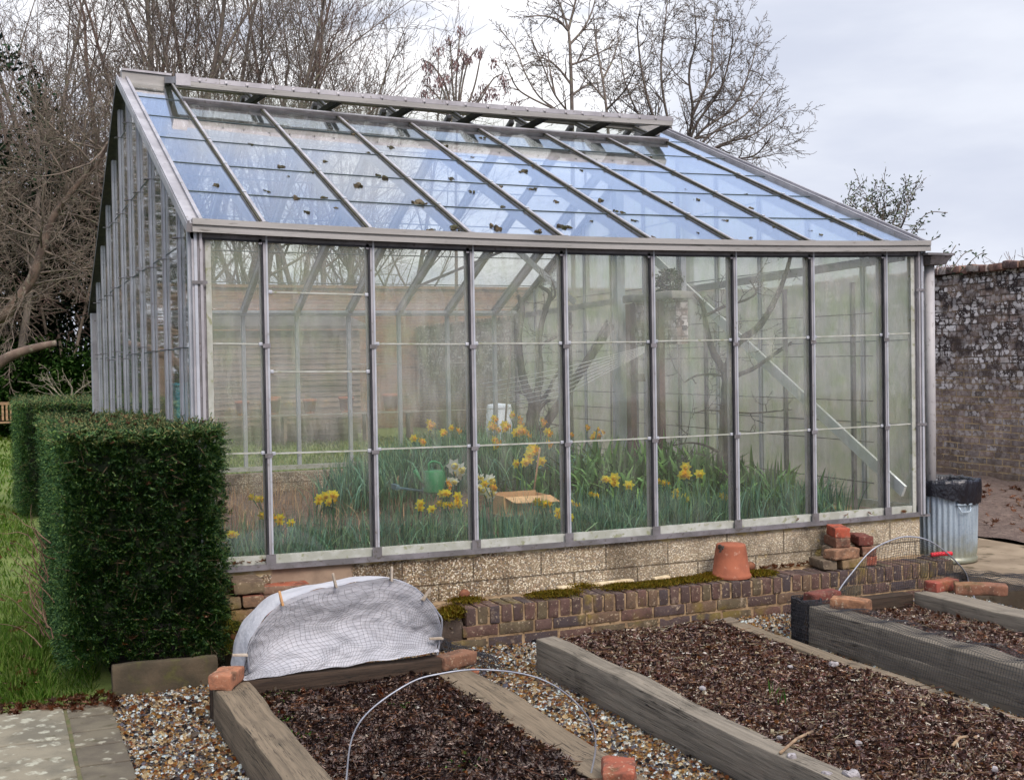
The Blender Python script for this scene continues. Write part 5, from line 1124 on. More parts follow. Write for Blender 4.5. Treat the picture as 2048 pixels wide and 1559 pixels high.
# small pale tree, big leaning stem, cut limb
make_tree('pale_tree', 'small pale barked tree forking low on the lawn left of the greenhouse', foot(143, 21), 1.3, .055, 402, 3, BARK_P, 1, (0, 0), kids=(5, 4, 3), lr=.62, seg=.25, rmin=.004, up=.02, wob=.2, ang=(35, 65), t0=.55, rr=.6)
lt = thing('leaning_tree', 'bare tree with a long leaning tan stem at the left edge', 'tree', tuple(foot(-60, 17)))
stem = smooth([foot(-60, 17), at_d(-30, 680, 17), at_d(15, 625, 17), at_d(62, 560, 17), at_d(84, 500, 17), at_d(104, 440, 17), at_d(150, 375, 17), at_d(196, 325, 17), at_d(215, 285, 17)], 5)
MB().tube(stem, np.linspace(.1, .018, len(stem)), 10).build('trunk', BARK_O, lt)
S = {i: [] for i in range(10)}; rng = np.random.RandomState(12); o = dict(DEF, kids=(5, 5, 4, 3), seg=.25, rmin=.004, lr=.55, wob=.2, up=.04, ang=(25, 55))
for i in range(6, len(stem), 2):
    for s in range(2): grow(rng, stem[i], unit(rng.normal(size=3) * np.array([1, .6, .7]) + np.array([0, 0, .5])), rng.uniform(.6, 1.5), .018, 1, 4, S, o)
k = MB()
for d in range(1, 6):
    if S[d]: k.segs(S[d], 4)
k.build('crown', BARK_T, lt)
limb = thing('cut_limb', 'short orange brown sawn limb reaching in from the left edge', 'branch', tuple(at_d(-30, 745, 14)))
MB().tube(smooth([at_d(-60, 770, 14), at_d(-5, 728, 14), at_d(30, 708, 14), at_d(75, 694, 14), at_d(112, 686, 14)], 4), np.linspace(.075, .035, 17), 12).build('limb', BARK_O, limb)
# bench
BW = weathered('bench_teak', srgb(150, 124, 92), srgb(120, 98, 74), 4, rough=.8, st=(.5, 6, 6))
bq = foot(-3, 29.6); bench = thing('garden_bench', 'slatted wooden garden bench on the far lawn at the left edge', 'bench', tuple(bq)); bx0, by0 = bq[0], bq[1]
m = MB(); 
for i in range(5): m.box(bx0 - .75, bx0 + .75, by0 - .28 + i * .1, by0 - .2 + i * .1, .31, .335)
m.build('seat', BW, bench); m = MB()
for i in range(16): m.box(bx0 - .7 + i * .092, bx0 - .65 + i * .092, by0 + .24, by0 + .262, .36, .74)
m.box(bx0 - .78, bx0 + .78, by0 + .235, by0 + .268, .742, .81); m.build('backrest', BW, bench)
for sx in (-1, 1):
    for y0, z1 in ((-.28, .53), (.2, .8)): m = MB(); m.box(bx0 + sx * .76 - .03, bx0 + sx * .76 + .03, by0 + y0, by0 + y0 + .06, -.1, z1); m.build('leg', BW, bench)
    m = MB(); m.box(bx0 + sx * .76 - .035, bx0 + sx * .76 + .035, by0 - .3, by0 + .27, .532, .56); m.build('armrest', BW, bench)

# ------------------------------------------------------------------ garden walls
def wall_mat(name, lich, rot, loc, cols):
    t = NT(name); v = t.co('World'); mp = t.n('Mapping'); t.set(mp.inputs[0], v); mp.inputs['Rotation'].default_value = rot
    bt = t.n('TexBrick'); wob = t.n('TexNoise'); t.set(wob.inputs['Vector'], v); wob.inputs['Scale'].default_value = 3
    ad = t.n('VectorMath', operation='MULTIPLY_ADD'); t.set(ad.inputs[0], wob.outputs['Color']); ad.inputs[1].default_value = (.03, .03, .03); t.set(ad.inputs[2], mp.outputs[0])
    t.set(bt.inputs['Vector'], ad.outputs[0]); bt.inputs['Scale'].default_value = 1; bt.inputs['Brick Width'].default_value = .235; bt.inputs['Row Height'].default_value = .077; bt.inputs['Mortar Size'].default_value = .009; bt.inputs['Mortar Smooth'].default_value = .2; bt.inputs['Bias'].default_value = 0
    bt.inputs['Color1'].default_value = (0, 0, 0, 1); bt.inputs['Color2'].default_value = (1, 1, 1, 1); bt.inputs['Mortar'].default_value = (.5, .5, .5, 1)
    c = t.ramp(bt.outputs['Color'], cols)
    c = t.mix(t.math('MULTIPLY', t.step(t.noise(v, 20, 5), .4, .7), .45), c, srgb(74, 58, 54))
    c = t.mix(bt.outputs['Fac'], c, srgb(136, 116, 92))
    sx = t.n('SeparateXYZ'); t.set(sx.inputs[0], v)
    if lich:
        hz = t.step(t.math('ADD', sx.outputs[2], t.math('MULTIPLY', t.noise(v, 1.3, 3), 1.6)), 1.5, 2.5)
        dk = t.math('MULTIPLY', t.step(t.noise(v, 6, 5), .4, .6), t.math('MULTIPLY_ADD', hz, .7, .2)); c = t.mix(dk, c, srgb(42, 36, 38)); c = t.mix(t.math('MULTIPLY', t.step(t.noise(v, 2.4, 6, .65), .42, .66), .6), c, srgb(70, 60, 56))
        vd = t.math('ADD', t.voro(v, 15), t.math('MULTIPLY', t.noise(v, 34, 4), .5)); vb = t.math('ADD', t.voro(v, 7), t.math('MULTIPLY', t.noise(v, 22, 5, .65), .7)); sp1 = t.math('MAXIMUM', t.math('SUBTRACT', 1., t.step(vd, .64, .76)), t.math('SUBTRACT', 1., t.step(vb, .52, .62)))
        vd2 = t.math('ADD', t.voro(v, 42), t.math('MULTIPLY', t.noise(v, 70, 3), .4)); sp2 = t.math('SUBTRACT', 1., t.step(vd2, .46, .56))
        sp = t.math('MAXIMUM', sp1, t.math('MULTIPLY', sp2, .6)); sp = t.math('MULTIPLY', sp, t.math('MULTIPLY_ADD', t.step(bt.outputs['Color'], .3, .8), .7, .3)); sp = t.math('MULTIPLY', sp, t.step(t.noise(v, 3.2, 5, .6), .32, .48)); sp = t.math('MULTIPLY', sp, t.math('MULTIPLY_ADD', hz, .6, .45))
        c = t.mix(sp, c, t.mix(t.step(t.noise(v, 8), .4, .6), srgb(222, 216, 214), srgb(190, 184, 180)))
        gr = t.math('MULTIPLY', t.step(sx.outputs[2], .55, .1), .6); c = t.mix(gr, c, srgb(96, 82, 68))
        for z in (.62, .93, 1.24): c = t.mix(t.math('MULTIPLY', t.math('SUBTRACT', 1., t.step(t.math('ABSOLUTE', t.math('SUBTRACT', sx.outputs[2], t.math('MULTIPLY_ADD', t.noise(v, 2), .12, z - .06))), .006, .02)), t.math('MULTIPLY', t.step(t.noise(v, 4), .45, .6), .6)), c, srgb(150, 126, 88))
    if lich: c = t.mix(t.math('MULTIPLY', bt.outputs['Fac'], t.math('MULTIPLY', t.step(t.noise(v, 5, 4), .35, .62), .8)), c, t.mix(hz, srgb(176, 154, 118), srgb(52, 46, 46)))
    h = t.math('SUBTRACT', t.noise(v, 40, 5), t.math('MULTIPLY', bt.outputs['Fac'], .8)); t.bsdf(c, .95, 0, t.bump(h, .7, .012), .15); return t.m
WM = wall_mat('old_brick_lichen', True, (R(90), 0, R(90)), (0, 0, 0), [srgb(150, 130, 120), srgb(136, 124, 118), srgb(164, 142, 128), srgb(128, 120, 114), srgb(156, 136, 124)])
WM2 = wall_mat('red_brown_brick', False, (R(90), 0, 0), (0, 0, 0), [srgb(128, 92, 74), srgb(108, 82, 70), srgb(142, 106, 84), srgb(100, 78, 66)])
def mapping_fix(mat_, yz):
    # pick the wall's own plane for the brick pattern
    t = mat_.node_tree
    for nd in t.nodes:
        if nd.type == 'TEX_BRICK':
            src = nd.inputs['Vector'].links[0].from_socket; s = t.nodes.new('ShaderNodeSeparateXYZ'); c = t.nodes.new('ShaderNodeCombineXYZ')
            va = nd.inputs['Vector'].links[0].from_node; mp = va if va.type == 'MAPPING' else va.inputs[2].links[0].from_node; mp.inputs['Rotation'].default_value = (0, 0, 0)
            t.links.new(src, s.inputs[0]); t.links.new(s.outputs[1 if yz else 0], c.inputs[0]); t.links.new(s.outputs[2], c.inputs[1]); t.links.new(c.outputs[0], nd.inputs['Vector'])
mapping_fix(WM, True); mapping_fix(WM2, False); mapping_fix(BASE, False)
gw = thing('garden_wall', 'old brick garden wall speckled with white lichen at the right', 'wall', (9.4, 5, -.1))
m = MB(); m.rbox((9.55, 10, 1.2), (.15, 14, 1.3), .02, (2, 280, 26), .012, 2.2); m.build('wall_face', WM, gw)
m = MB(); r = np.random.RandomState(4); y = -3.9
while y < 23.9:
    wd = .1 + r.uniform(-.01, .02); m.rbox((9.53 + r.uniform(-.02, .02), y + wd / 2, 2.535 + r.uniform(-.01, .015)), (.2, wd / 2, .04), .012, (4, 2, 2), .008, 14); y += wd + .006
m.build('coping', brick_mat('coping_brick', [srgb(120, 92, 84), srgb(96, 78, 76), srgb(136, 108, 96), srgb(150, 140, 134), srgb(84, 70, 68)], .15), gw)
m = MB(); mosspatch(9.5, 6.2, 2.56, .2, .8, .05, 500, .05); mosspatch(9.5, 4.6, 2.56, .2, .4, .05, 200, .05); m.build('wall_moss', islands('dry_moss', [srgb(110, 78, 60), srgb(134, 100, 78), srgb(90, 66, 54)], .95), gw)
rw = thing('garden_wall', 'long red brown brick wall across the back of the lawn', 'wall', (8, 24, -.1)); m = MB(); m.rbox((14, 24.2, 1.7), (11.4, .17, 1.85), .02, (30, 2, 6), .01, 2); m.build('wall_face', WM2, rw); m = MB(); m.box(2.55, 25.4, 23.95, 24.45, 3.556, 3.63); m.build('coping', WM2, rw)
# weatherboarded shed with pots
BRD = weathered('weathered_board', srgb(120, 104, 90), srgb(92, 78, 68), 2, srgb(74, 60, 52), 5, (.5, .68), .9, 0, .3, 30, .01, .2, (.4, 4, 4))
sh = thing('boarded_shed', 'low brown shed of lapped horizontal boards seen through the glass', 'shed', (5.2, 19.6, -.1)); m = MB()
for i in range(19):
    z = .05 + i * .12; m.hexa([(2.7, 19.47, z), (6.5, 19.47, z), (6.5, 19.6, z), (2.7, 19.6, z), (2.7, 19.505, z + .13), (6.5, 19.505, z + .13), (6.5, 19.6, z + .13), (2.7, 19.6, z + .13)])
m.build('board_wall', BRD, sh); m = MB(); m.box(2.75, 6.45, 19.6, 21.5, -.1, 2.3); m.build('shed_body', BRD, sh); m = MB(); m.hexa([(2.55, 19.3, 2.36), (6.7, 19.3, 2.36), (6.7, 21.7, 2.75), (2.55, 21.7, 2.75), (2.55, 19.3, 2.43), (6.7, 19.3, 2.43), (6.7, 21.7, 2.82), (2.55, 21.7, 2.82)]); m.build('roof', weathered('shed_felt', (.06, .055, .05), (.09, .08, .07), 4), sh)
st = thing('plank_staging', 'low plank staging for pots in front of the shed', 'staging', (4.6, 18.9, -.1)); m = MB(); m.box(2.6, 7.6, 18.7, 19.1, .5, .55); m.build('top', BRD, st)
for x in (2.8, 4.6, 6.4, 7.4): m = MB(); m.box(x, x + .07, 18.75, 19.05, -.1, .5); m.build('leg', BRD, st)
pp = None; PDEF = [(.1, 0), (.135, .24), (.15, .24), (.15, .3), (.135, .3), (.12, .05), (0, .04)]
for i, px in enumerate((485, 541, 548, 620, 693, 782)):
    q = at_y(px, 835, 18.9)
    if pp is None: o = pp = MB().lathe(PDEF, (0, 0, 0), 20).build('terracotta_pot', TERRA)
    else: o = pp.copy(); C.objects.link(o)
    o.location = (q[0], 18.9 + (.12 if i == 2 else 0), .552); s = 1.0 + .12 * (i % 3); o.scale = (s, s, s); tag(o, 'blurred orange terracotta pot standing on the staging behind the glass', 'flowerpot', 'terracotta pots on the staging')
# water butt, blue things
WHT = weathered('white_plastic', srgb(206, 214, 222), srgb(186, 196, 206), 6, rough=.5, bump=0)
q = at_y(998, 800, 12.5); q[2] = -.1; wb = thing('water_butt', 'white ribbed plastic water butt beyond the back glass', 'water butt', tuple(q)); hh = at_y(998, 806, 12.5)[2] + .1
MB().lathe([(0, 0), (.2, 0)] + [(.205 + .012 * (i % 2) + .02 * math.sin(i / 16 * 3.14), .02 + (hh - .06) * i / 16) for i in range(17)] + [(.2, hh - .02), (.0, hh)], tuple(q), 28).build('butt_body', WHT, wb)
TURQ = weathered('turquoise_plastic', srgb(40, 168, 184), srgb(30, 150, 172), 6, rough=.45, bump=0); BLU = weathered('blue_plastic', srgb(40, 110, 196), srgb(34, 96, 176), 6, rough=.45, bump=0)
q = at_y(367, 770, 9.5); k = MB(); z1 = q[2]; s = .1
k.hexa([(q[0] - .075, 9.4, -.1), (q[0] + .075, 9.4, -.1), (q[0] + .075, 9.62, -.1), (q[0] - .075, 9.62, -.1), (q[0] - .12, 9.35, z1), (q[0] + .09, 9.35, z1), (q[0] + .09, 9.66, z1), (q[0] - .12, 9.66, z1)])
k.rbox((q[0] - .015, 9.5, z1 + .01), (.115, .17, .018), .008, (2, 2, 1)); tag(k.build('turquoise_bin', TURQ), 'turquoise tapered plastic bin seen between the gable bars', 'bin')
q = at_y(396, 790, 9.3); k = MB(); k.hexa([(q[0] - .03, 9.2, -.1), (q[0] + .1, 9.2, -.1), (q[0] + .1, 9.4, -.1), (q[0] - .03, 9.4, -.1), (q[0] - .05, 9.2, q[2] + .12), (q[0] + .1, 9.2, q[2]), (q[0] + .1, 9.4, q[2]), (q[0] - .05, 9.4, q[2] + .1)]); k.rbox((q[0] + .03, 9.3, q[2] + .05), (.07, .11, .012), .005, (2, 2, 1), rot=roty(.6)); tag(k.build('blue_sack', BLU), 'bright blue folded sack beside the turquoise bin', 'sack')

# ------------------------------------------------------------------ inside the greenhouse
def soil_at(x, y): return isoil(x, y) if .19 < x < WD - .19 and .19 < y < LD - .19 else .1
DAF = islands('daffodil_leaf', [srgb(119, 163, 132), srgb(99, 143, 119), srgb(139, 178, 139), srgb(88, 128, 108), srgb(128, 167, 143), srgb(152, 183, 134)], .45, .4, .2, 3, .2)
GRN = islands('broad_green_leaf', [srgb(116, 156, 84), srgb(96, 136, 72), srgb(136, 174, 98), srgb(82, 120, 70), srgb(126, 164, 104)], .45, .4, .2, 3, .25)
def straps(m, P, H, wd, spread, arch_=.5, nseg=4):
    n = len(P); a = rs.uniform(0, 6.28, n); out = np.stack([np.cos(a), np.sin(a), np.zeros(n)], 1); sp_ = np.abs(rs.normal(size=n)) * spread; sd = np.stack([-np.sin(a), np.cos(a), np.zeros(n)], 1); tw = rs.normal(size=(n, 1)) * .5; sd = unit(sd + out * tw)
    V = np.zeros((n, nseg + 1, 2, 3))
    for i in range(nseg + 1):
        t = i / nseg; q = P + out * (H * sp_ * (t * .6 + arch_ * t ** 3))[:, None] + np.array([0, 0, 1.]) * (H * (t - .28 * arch_ * sp_ * t ** 3 * 2))[:, None]; wv = wd * (1 - t ** 3 * .9) * (.6 + .4 * min(1, t * 3)); V[:, i, 0] = q - sd * wv / 2; V[:, i, 1] = q + sd * wv / 2
    b = (np.arange(n) * (nseg + 1) * 2)[:, None]; F = np.concatenate([b + np.array([[2 * i, 2 * i + 1, 2 * i + 3, 2 * i + 2]]) for i in range(nseg)]); m.add(V, F, 0, True)
def cloudpts(n, cx, cy, rx, ry):
    a = rs.normal(size=(n, 2)) * .55; a = a[(a ** 2).sum(1) < 1.3]; P = np.stack([cx + a[:, 0] * rx, cy + a[:, 1] * ry], 1); P = P[(P[:, 0] > .22) & (P[:, 0] < 4.8) & (P[:, 1] > .22) & (P[:, 1] < LD - .3)]
    return np.stack([P[:, 0], P[:, 1], [soil_at(x, y) for x, y in P]], 1)
m = MB()
n = 2600; P = np.stack([rs.uniform(.22, 3.4, n), .25 + rs.gamma(2, .22, n), np.zeros(n)], 1); P = P[P[:, 1] < 1.6]; P[:, 2] = [soil_at(a, b) for a, b in P[:, :2]]; straps(m, P, rs.uniform(.28, .48, len(P)), .011, .32)
n = 700; P = np.stack([rs.uniform(3.2, 4.7, n), rs.uniform(.25, .8, n), np.zeros(n)], 1); P[:, 2] = [soil_at(a, b) for a, b in P[:, :2]]; straps(m, P, rs.uniform(.28, .45, n), .012, .35)
for cx, cy, rx, ry, n, h in ((2.6, 3.4, .9, .7, 1500, .5), (3.3, 3.2, .7, .7, 1100, .48), (1.9, 3.5, .4, .5, 500, .42)):
    P = cloudpts(n, cx, cy, rx, ry); straps(m, P, rs.uniform(.75, 1.15, len(P)) * h, .012, .4)
stuff(m.build('daffodil_leaves', DAF), 'blue green strap leaves of daffodils inside the greenhouse', 'foliage')
m = MB()
for cx, cy, rx, ry, n, h, wd in ((3.5, 1.9, .5, .5, 260, .5, .04), (4.1, 2.0, .7, .6, 380, .5, .044), (4.45, 1.1, .35, .5, 200, .42, .042), (3.9, 1.2, .6, .4, 240, .42, .038), (2.9, 1.8, .3, .4, 120, .42, .026)):
    P = cloudpts(n, cx, cy, rx, ry); straps(m, P, rs.uniform(.7, 1.2, len(P)) * h, wd, .6, .8)
stuff(m.build('broad_leaves', GRN), 'broad bright green leaves massed at the right inside the greenhouse', 'foliage')
m = MB(); P = np.stack([rs.uniform(.4, 2.2, 900), rs.uniform(2.2, 6.6, 900), np.zeros(900)], 1); P[:, 2] = [soil_at(a, b) for a, b in P[:, :2]]; straps(m, P, rs.uniform(.05, .28, 900), .006, .5)
stuff(m.build('dry_stems', islands('dry_stem', [srgb(150, 118, 88), srgb(120, 92, 72), srgb(172, 144, 108)], .9)), 'dry brown stalks on the bare soil inside', 'stems')
def petals(c0, c1, name):
    return [islands(name + '_petal', [c0], .6, .2, .12, 20, .25), islands(name + '_trumpet', [c1], .6, .2, .1, 20, .2), DAF]
def flower(sd, s):
    r = np.random.RandomState(sd); m = MB()
    for h in range(3):
        o = r.normal(size=3) * np.array([.03, .02, .02]) * (h > 0); f = unit(np.array([r.normal() * .7, -1., r.normal() * .3 - .1])); a = unit(np.cross(f, (0, 0, 1))); b = np.cross(f, a)
        Vq = []
        for k in range(6):
            t = k * math.pi / 3 + r.uniform(-.1, .1); d = unit(a * math.cos(t) + b * math.sin(t) + f * .15); Vq.append((o, d))
        P = np.array([q[0] for q in Vq]); D = np.array([q[1] for q in Vq]); m.quads(leaf_quads(P, D, s, s * .75, np.broadcast_to(f, (6, 3))), 0)
        n = 10; V = []
        for rr, dz in ((s * .22, 0), (s * .26, s * .4), (s * .4, s * .55)):
            for k in range(n): t = 6.283 * k / n; V.append(o + f * dz + (a * math.cos(t) + b * math.sin(t)) * rr * (1 + .12 * (k % 2) * (dz > s * .5)))
        m.add(V, [(i * n + k, i * n + (k + 1) % n, (i + 1) * n + (k + 1) % n, (i + 1) * n + k) for i in range(2) for k in range(n)], 1, True)
        m.tube([o - f * .004, o - f * .02 + (0, 0, -.01), o * .3 + np.array([0, .02, -.08])], .0035, 5, mi=2)
    m.tube([(0, .02, -.07), (.004, .022, -.2), (0, .02, -.42)], .004, 5, mi=2); return m
YM = petals(srgb(255, 236, 70), srgb(255, 205, 30), 'yellow_daffodil'); OM = petals(srgb(255, 228, 70), srgb(255, 190, 30), 'golden_daffodil'); WMt = petals(srgb(240, 240, 222), srgb(244, 226, 130), 'white_daffodil')
FL = []
def place(kind, lst, mats, s, label, group):
    pr = []
    for i, (px, py, y, sc) in enumerate(lst):
        if i < 3: o = flower(len(FL) * 7 + i, s).build(kind, mats); pr.append(o)
        else: o = pr[i % 3].copy(); C.objects.link(o)
        q = at_y(px, py, y); o.location = q; o.scale = (sc, sc, sc); o.rotation_euler = (0, 0, random.uniform(-.5, .6)); tag(o, label, 'daffodil', group); FL.append(o)
place('daffodil', [(548, 1035, .5, .9), (560, 1042, .5, .9), (470, 1068, .4, .8), (523, 998, .6, .8), (637, 1002, .7, .9), (668, 990, .7, 1.1), (668, 1000, .75, .9), (840, 1014, .5, 1), (895, 986, .8, .9), (898, 1010, .6, .8), (917, 1000, .7, 1.1), (918, 1010, .7, .9), (1098, 1008, .5, 1), (1117, 1030, .4, 1), (1142, 1003, .6, .6), (1158, 1010, .6, .7), (1230, 964, .8, 1.3), (1217, 958, .9, .9), (1195, 990, .7, .7), (1372, 942, .9, 1.3), (1375, 950, .9, 1.1), (1335, 966, .8, .9), (1350, 990, .7, 1), (1372, 998, .7, .9), (1460, 996, .6, 1.1), (1057, 918, 1.6, 1.4), (1050, 925, 1.6, 1.2)], YM, .036, 'bright yellow daffodil among the leaves just behind the front glass', 'yellow daffodils near the front glass')
place('daffodil', [(842, 882, 2.9, 1.1), (858, 845, 3.4, 1.1), (890, 865, 3.2, .9), (914, 860, 3.2, 1), (981, 848, 3.2, 1.1), (992, 838, 3.4, 1), (993, 858, 3.1, 1), (988, 880, 2.8, 1.3), (1015, 853, 3.1, 1.3), (1036, 835, 3.3, 1.2), (1038, 845, 3.3, 1.1), (1046, 862, 2.9, 1.4), (1052, 868, 2.9, 1.3), (1083, 840, 3.3, 1.1), (1100, 866, 2.9, 1.2), (1140, 868, 2.9, .9), (1173, 852, 3.1, .7), (1196, 872, 3, 1.1), (1203, 863, 3, .9), (1095, 884, 2.7, 1), (1072, 900, 1.7, 1.4), (984, 973, .8, .9), (893, 965, .9, 1)], OM, .038, 'golden daffodil on the mound at the back of the greenhouse bed', 'golden daffodils on the mound')
place('daffodil', [(919, 938, 1.1, 1.5), (952, 955, 1, 1), (981, 960, 1, 1.2), (981, 985, .9, 1.3), (900, 962, 1, .9), (957, 975, .9, .8)], WMt, .04, 'creamy white daffodil near the middle of the front glass', 'white daffodils near the front glass')
# watering can
q = at_y(868, 975, 2.4); q[2] = soil_at(q[0], q[1]) + .0; zt = at_y(868, 940, 2.4)[2]; zc = at_y(868, 972, 2.4)[2]; can = thing('watering_can', 'small green plastic watering can on the soil inside', 'watering can', (q[0], q[1], zc - .05))
GP = weathered('green_plastic', srgb(48, 122, 74), srgb(38, 106, 64), 6, rough=.4, bump=0); b = np.array([q[0], q[1], zc - .05])
MB().lathe([(0, 0), (.085, 0), (.088, .02), (.078, .17), (.07, .18), (.06, .178), (.0, .176)], tuple(b), 24).build('can_body', GP, can)
MB().tube(smooth([b + (-.04, 0, .17), b + (-.04, 0, .23), b + (.0, 0, .25), b + (.06, 0, .22), b + (.09, 0, .12), b + (.08, 0, .06)], 4), .01, 8).build('handle', GP, can); MB().tube([b + (-.07, 0, .05), b + (-.13, -.02, .12), b + (-.17, -.03, .19)], [.016, .012, .02], 10).build('spout', GP, can)
q = at_y(1048, 1000, 1.0); CARD = weathered('cardboard', srgb(204, 168, 124), srgb(188, 150, 108), 4, rough=.9, bump=.05); cb = thing('cardboard_box', 'open tan cardboard box half hidden by daffodil leaves', 'box', (q[0], 1.05, q[2] - .1)); m = MB(); m.box(q[0] - .17, q[0] + .18, .95, .955, q[2] - .1, q[2] + .03); m.box(q[0] - .17, q[0] + .18, 1.2, 1.205, q[2] - .1, q[2] + .045); m.box(q[0] - .175, q[0] - .17, .95, 1.2, q[2] - .1, q[2] + .04); m.box(q[0] + .18, q[0] + .185, .95, 1.2, q[2] - .1, q[2] + .03); m.box(q[0] - .17, q[0] + .18, .955, 1.2, q[2] - .1, q[2] - .09); m.build('carton', CARD, cb); m = MB(); m.hexa([(q[0] - .165, .95, q[2] + .031), (q[0] + .18, .95, q[2] + .031), (q[0] + .22, .87, q[2] - .01), (q[0] - .14, .85, q[2] + .0), (q[0] - .165, .95, q[2] + .035), (q[0] + .18, .95, q[2] + .035), (q[0] + .22, .87, q[2] - .006), (q[0] - .14, .85, q[2] + .004)]); m.build('flap', CARD, cb)
q = at_y(825, 965, 2.6); k = MB(); 
for i in range(4): k.bar(q + (-.14 + .0, .0 + i * .03, -.03 - .0), q + (.16, .02 + i * .03, -.09), .05, .012)
k.bar(q + (-.13, -.02, -.03), q + (-.13, .12, -.03), .03, .04); k.bar(q + (.14, -.02, -.08), q + (.14, .14, -.08), .03, .04); tag(k.build('tilted_crate', weathered('bluegrey_paint', srgb(84, 112, 118), srgb(70, 92, 98), 8, rough=.7)), 'tilted blue grey slatted crate beside the watering can', 'crate')
CANE = weathered('bamboo_cane', srgb(184, 152, 116), srgb(160, 126, 96), 12, rough=.7, st=(1, 1, 8))
for a, b_, y, r_, lab in (((1067, 985), (1080, 895), 1.4, .007, 'thin brown cane in the daffodils leaning right'), ((1722, 1010), (1722, 540), .9, .012, 'tall straight pinkish cane at the right inside the greenhouse'), ((1008, 880), (1022, 690), 3.4, .009, 'dark leaning cane near the fig trunk'), ((793, 985), (796, 950), 3.2, .009, 'short stub cane left of the watering can')):
    p, q = at_y(*a, y), at_y(*b_, y); k = MB(); k.tube([p, p * .6 + q * .4, p * .3 + q * .7, q], r_, 6); tag(k.build('cane', CANE if 'dark' not in lab else BARK), lab, 'cane')
# espalier trees
GB_ = weathered('peach_bark', srgb(54, 48, 45), srgb(40, 36, 35), 6, srgb(66, 62, 52), 14, (.55, .7), .9, 0, .4, 30)
def limbtree(name, label, y, limbs, seed, twig, base):
    q = at_y(*base, y); t = thing(name, label, 'tree', tuple(q)); rng = np.random.RandomState(seed); S = {i: [] for i in range(10)}; k = MB(); o = dict(DEF, kids=(3, 3, 2), seg=.08, rmin=.0025, lr=.5, wob=.3, up=.05, ang=(30, 70))
    for i, (pts, r0, r1, dy) in enumerate(limbs):
        c = smooth([at_y(a, b, y + dy * j / max(1, len(pts) - 1)) for j, (a, b) in enumerate(pts)], 6); kk = MB() if i == 0 else k
        kk.tube(c, np.linspace(r0, r1, len(c)) * (1 + .08 * np.sin(np.arange(len(c)) * 1.7)), 10)
        if i == 0: kk.build('trunk', GB_, t)
        else:
            for j in range(2, len(c), twig): grow(rng, c[j], unit(rng.normal(size=3) * np.array([1, .4, .7]) + (0, 0, .3)), rng.uniform(.06, .26), .004, 2, 4, S, o)
    for d in S:
        if S[d]: k.segs(S[d], 4)
    k.build('crown', GB_, t)
limbtree('fruit_tree', 'trained bare fruit tree with a thick trunk at the right inside the greenhouse', 1.5,
    [([(1448, 960), (1450, 900), (1453, 820), (1455, 760), (1452, 738)], .062, .045, 0), ([(1450, 745), (1425, 700), (1412, 650), (1405, 610), (1388, 588)], .032, .012, .1), ([(1453, 742), (1472, 690), (1520, 650), (1555, 590), (1572, 545), (1582, 510)], .036, .014, -.1), ([(1470, 752), (1510, 735), (1560, 700), (1590, 680), (1612, 655)], .02, .009, 0), ([(1448, 752), (1420, 748), (1390, 752), (1368, 765)], .012, .006, 0), ([(1410, 632), (1450, 612), (1490, 600), (1512, 585), (1500, 560)], .014, .006, 0), ([(1440, 905), (1410, 890), (1380, 885), (1345, 890)], .012, .005, 0), ([(1455, 822), (1500, 826), (1550, 822), (1590, 818)], .008, .004, 0), ([(1445, 822), (1415, 820), (1390, 825)], .007, .004, 0)], 21, 4, (1448, 975))
limbtree('fruit_tree', 'gnarled bare fig tree behind the daffodil mound', 3.6,
    [([(1063, 905), (1062, 870), (1066, 830), (1070, 800)], .075, .055, 0), ([(1068, 805), (1050, 770), (1040, 720), (1038, 670), (1045, 620), (1036, 590)], .045, .02, .1), ([(1072, 800), (1080, 750), (1077, 690), (1085, 640), (1100, 590), (1080, 572)], .04, .016, -.1), ([(1074, 808), (1095, 785), (1112, 750), (1128, 735)], .024, .01, 0), ([(1072, 830), (1090, 805), (1112, 798)], .02, .01, 0), ([(1078, 690), (1100, 680), (1130, 665), (1146, 650)], .016, .007, 0), ([(1086, 640), (1092, 610), (1110, 590), (1104, 560)], .018, .007, 0), ([(1060, 795), (1040, 785), (1020, 782)], .012, .006, 0), ([(1062, 855), (1100, 848), (1124, 852)], .01, .006, 0)], 33, 4, (1062, 930))
# training wires, strings, chains, props
tw = thing('training_wires', 'horizontal training wires and slim posts along the right gable', 'wires', (4.85, 2, .3)); k = MB()
for z in (.62, .92, 1.22, 1.55, 1.86): k.tube([(4.86, .3, z), (4.86, 3.3, z + .01), (4.86, LD - .4, z)], .004, 5)
k.build('wire', DARKMET, tw); k = MB()
for y in (.55, 1.4, 2.6, 3.9, 5.4): k.box(4.87, 4.9, y - .014, y + .014, .2, 2.1)
k.build('post', ALU_D, tw)
sg = MB(); a0 = at_y(1292, 692, 2.6)
for i in range(7): sg.tube([a0 + np.array([0, 0, -.008 * i]), at_y(1130, 735 + i * 9, 3.1), at_y(960 + 12 * i, 768 + i * 7, 3.6)], .0028, 5)
tag(sg.build('string_bundle', weathered('white_string', (.6, .62, .6), (.5, .52, .5), 20, bump=0)), 'fan of pale strings stretched across in front of the fig tree', 'strings')
def chain(name, label, px, y0_, y1_, y, s=.016):
    m = MB(); p, q = at_y(px, y0_, y), at_y(px + 2, y1_, y); n = int(np.linalg.norm(q - p) / (s * 1.45)); t = thing(name, label, 'chain', tuple(q))
    for i in range(n):
        c = p + (q - p) * i / n; rot = rotz(1.57 * (i % 2) + .3)
        ring = [c + rot @ np.array([s * .55 * math.cos(a), 0, s * math.sin(a)]) for a in np.linspace(0, 2 * math.pi, 9)[:-1]]; m.tube(ring, s * .2, 4, closed=True)
    m.build('links', DARKMET, t); return t
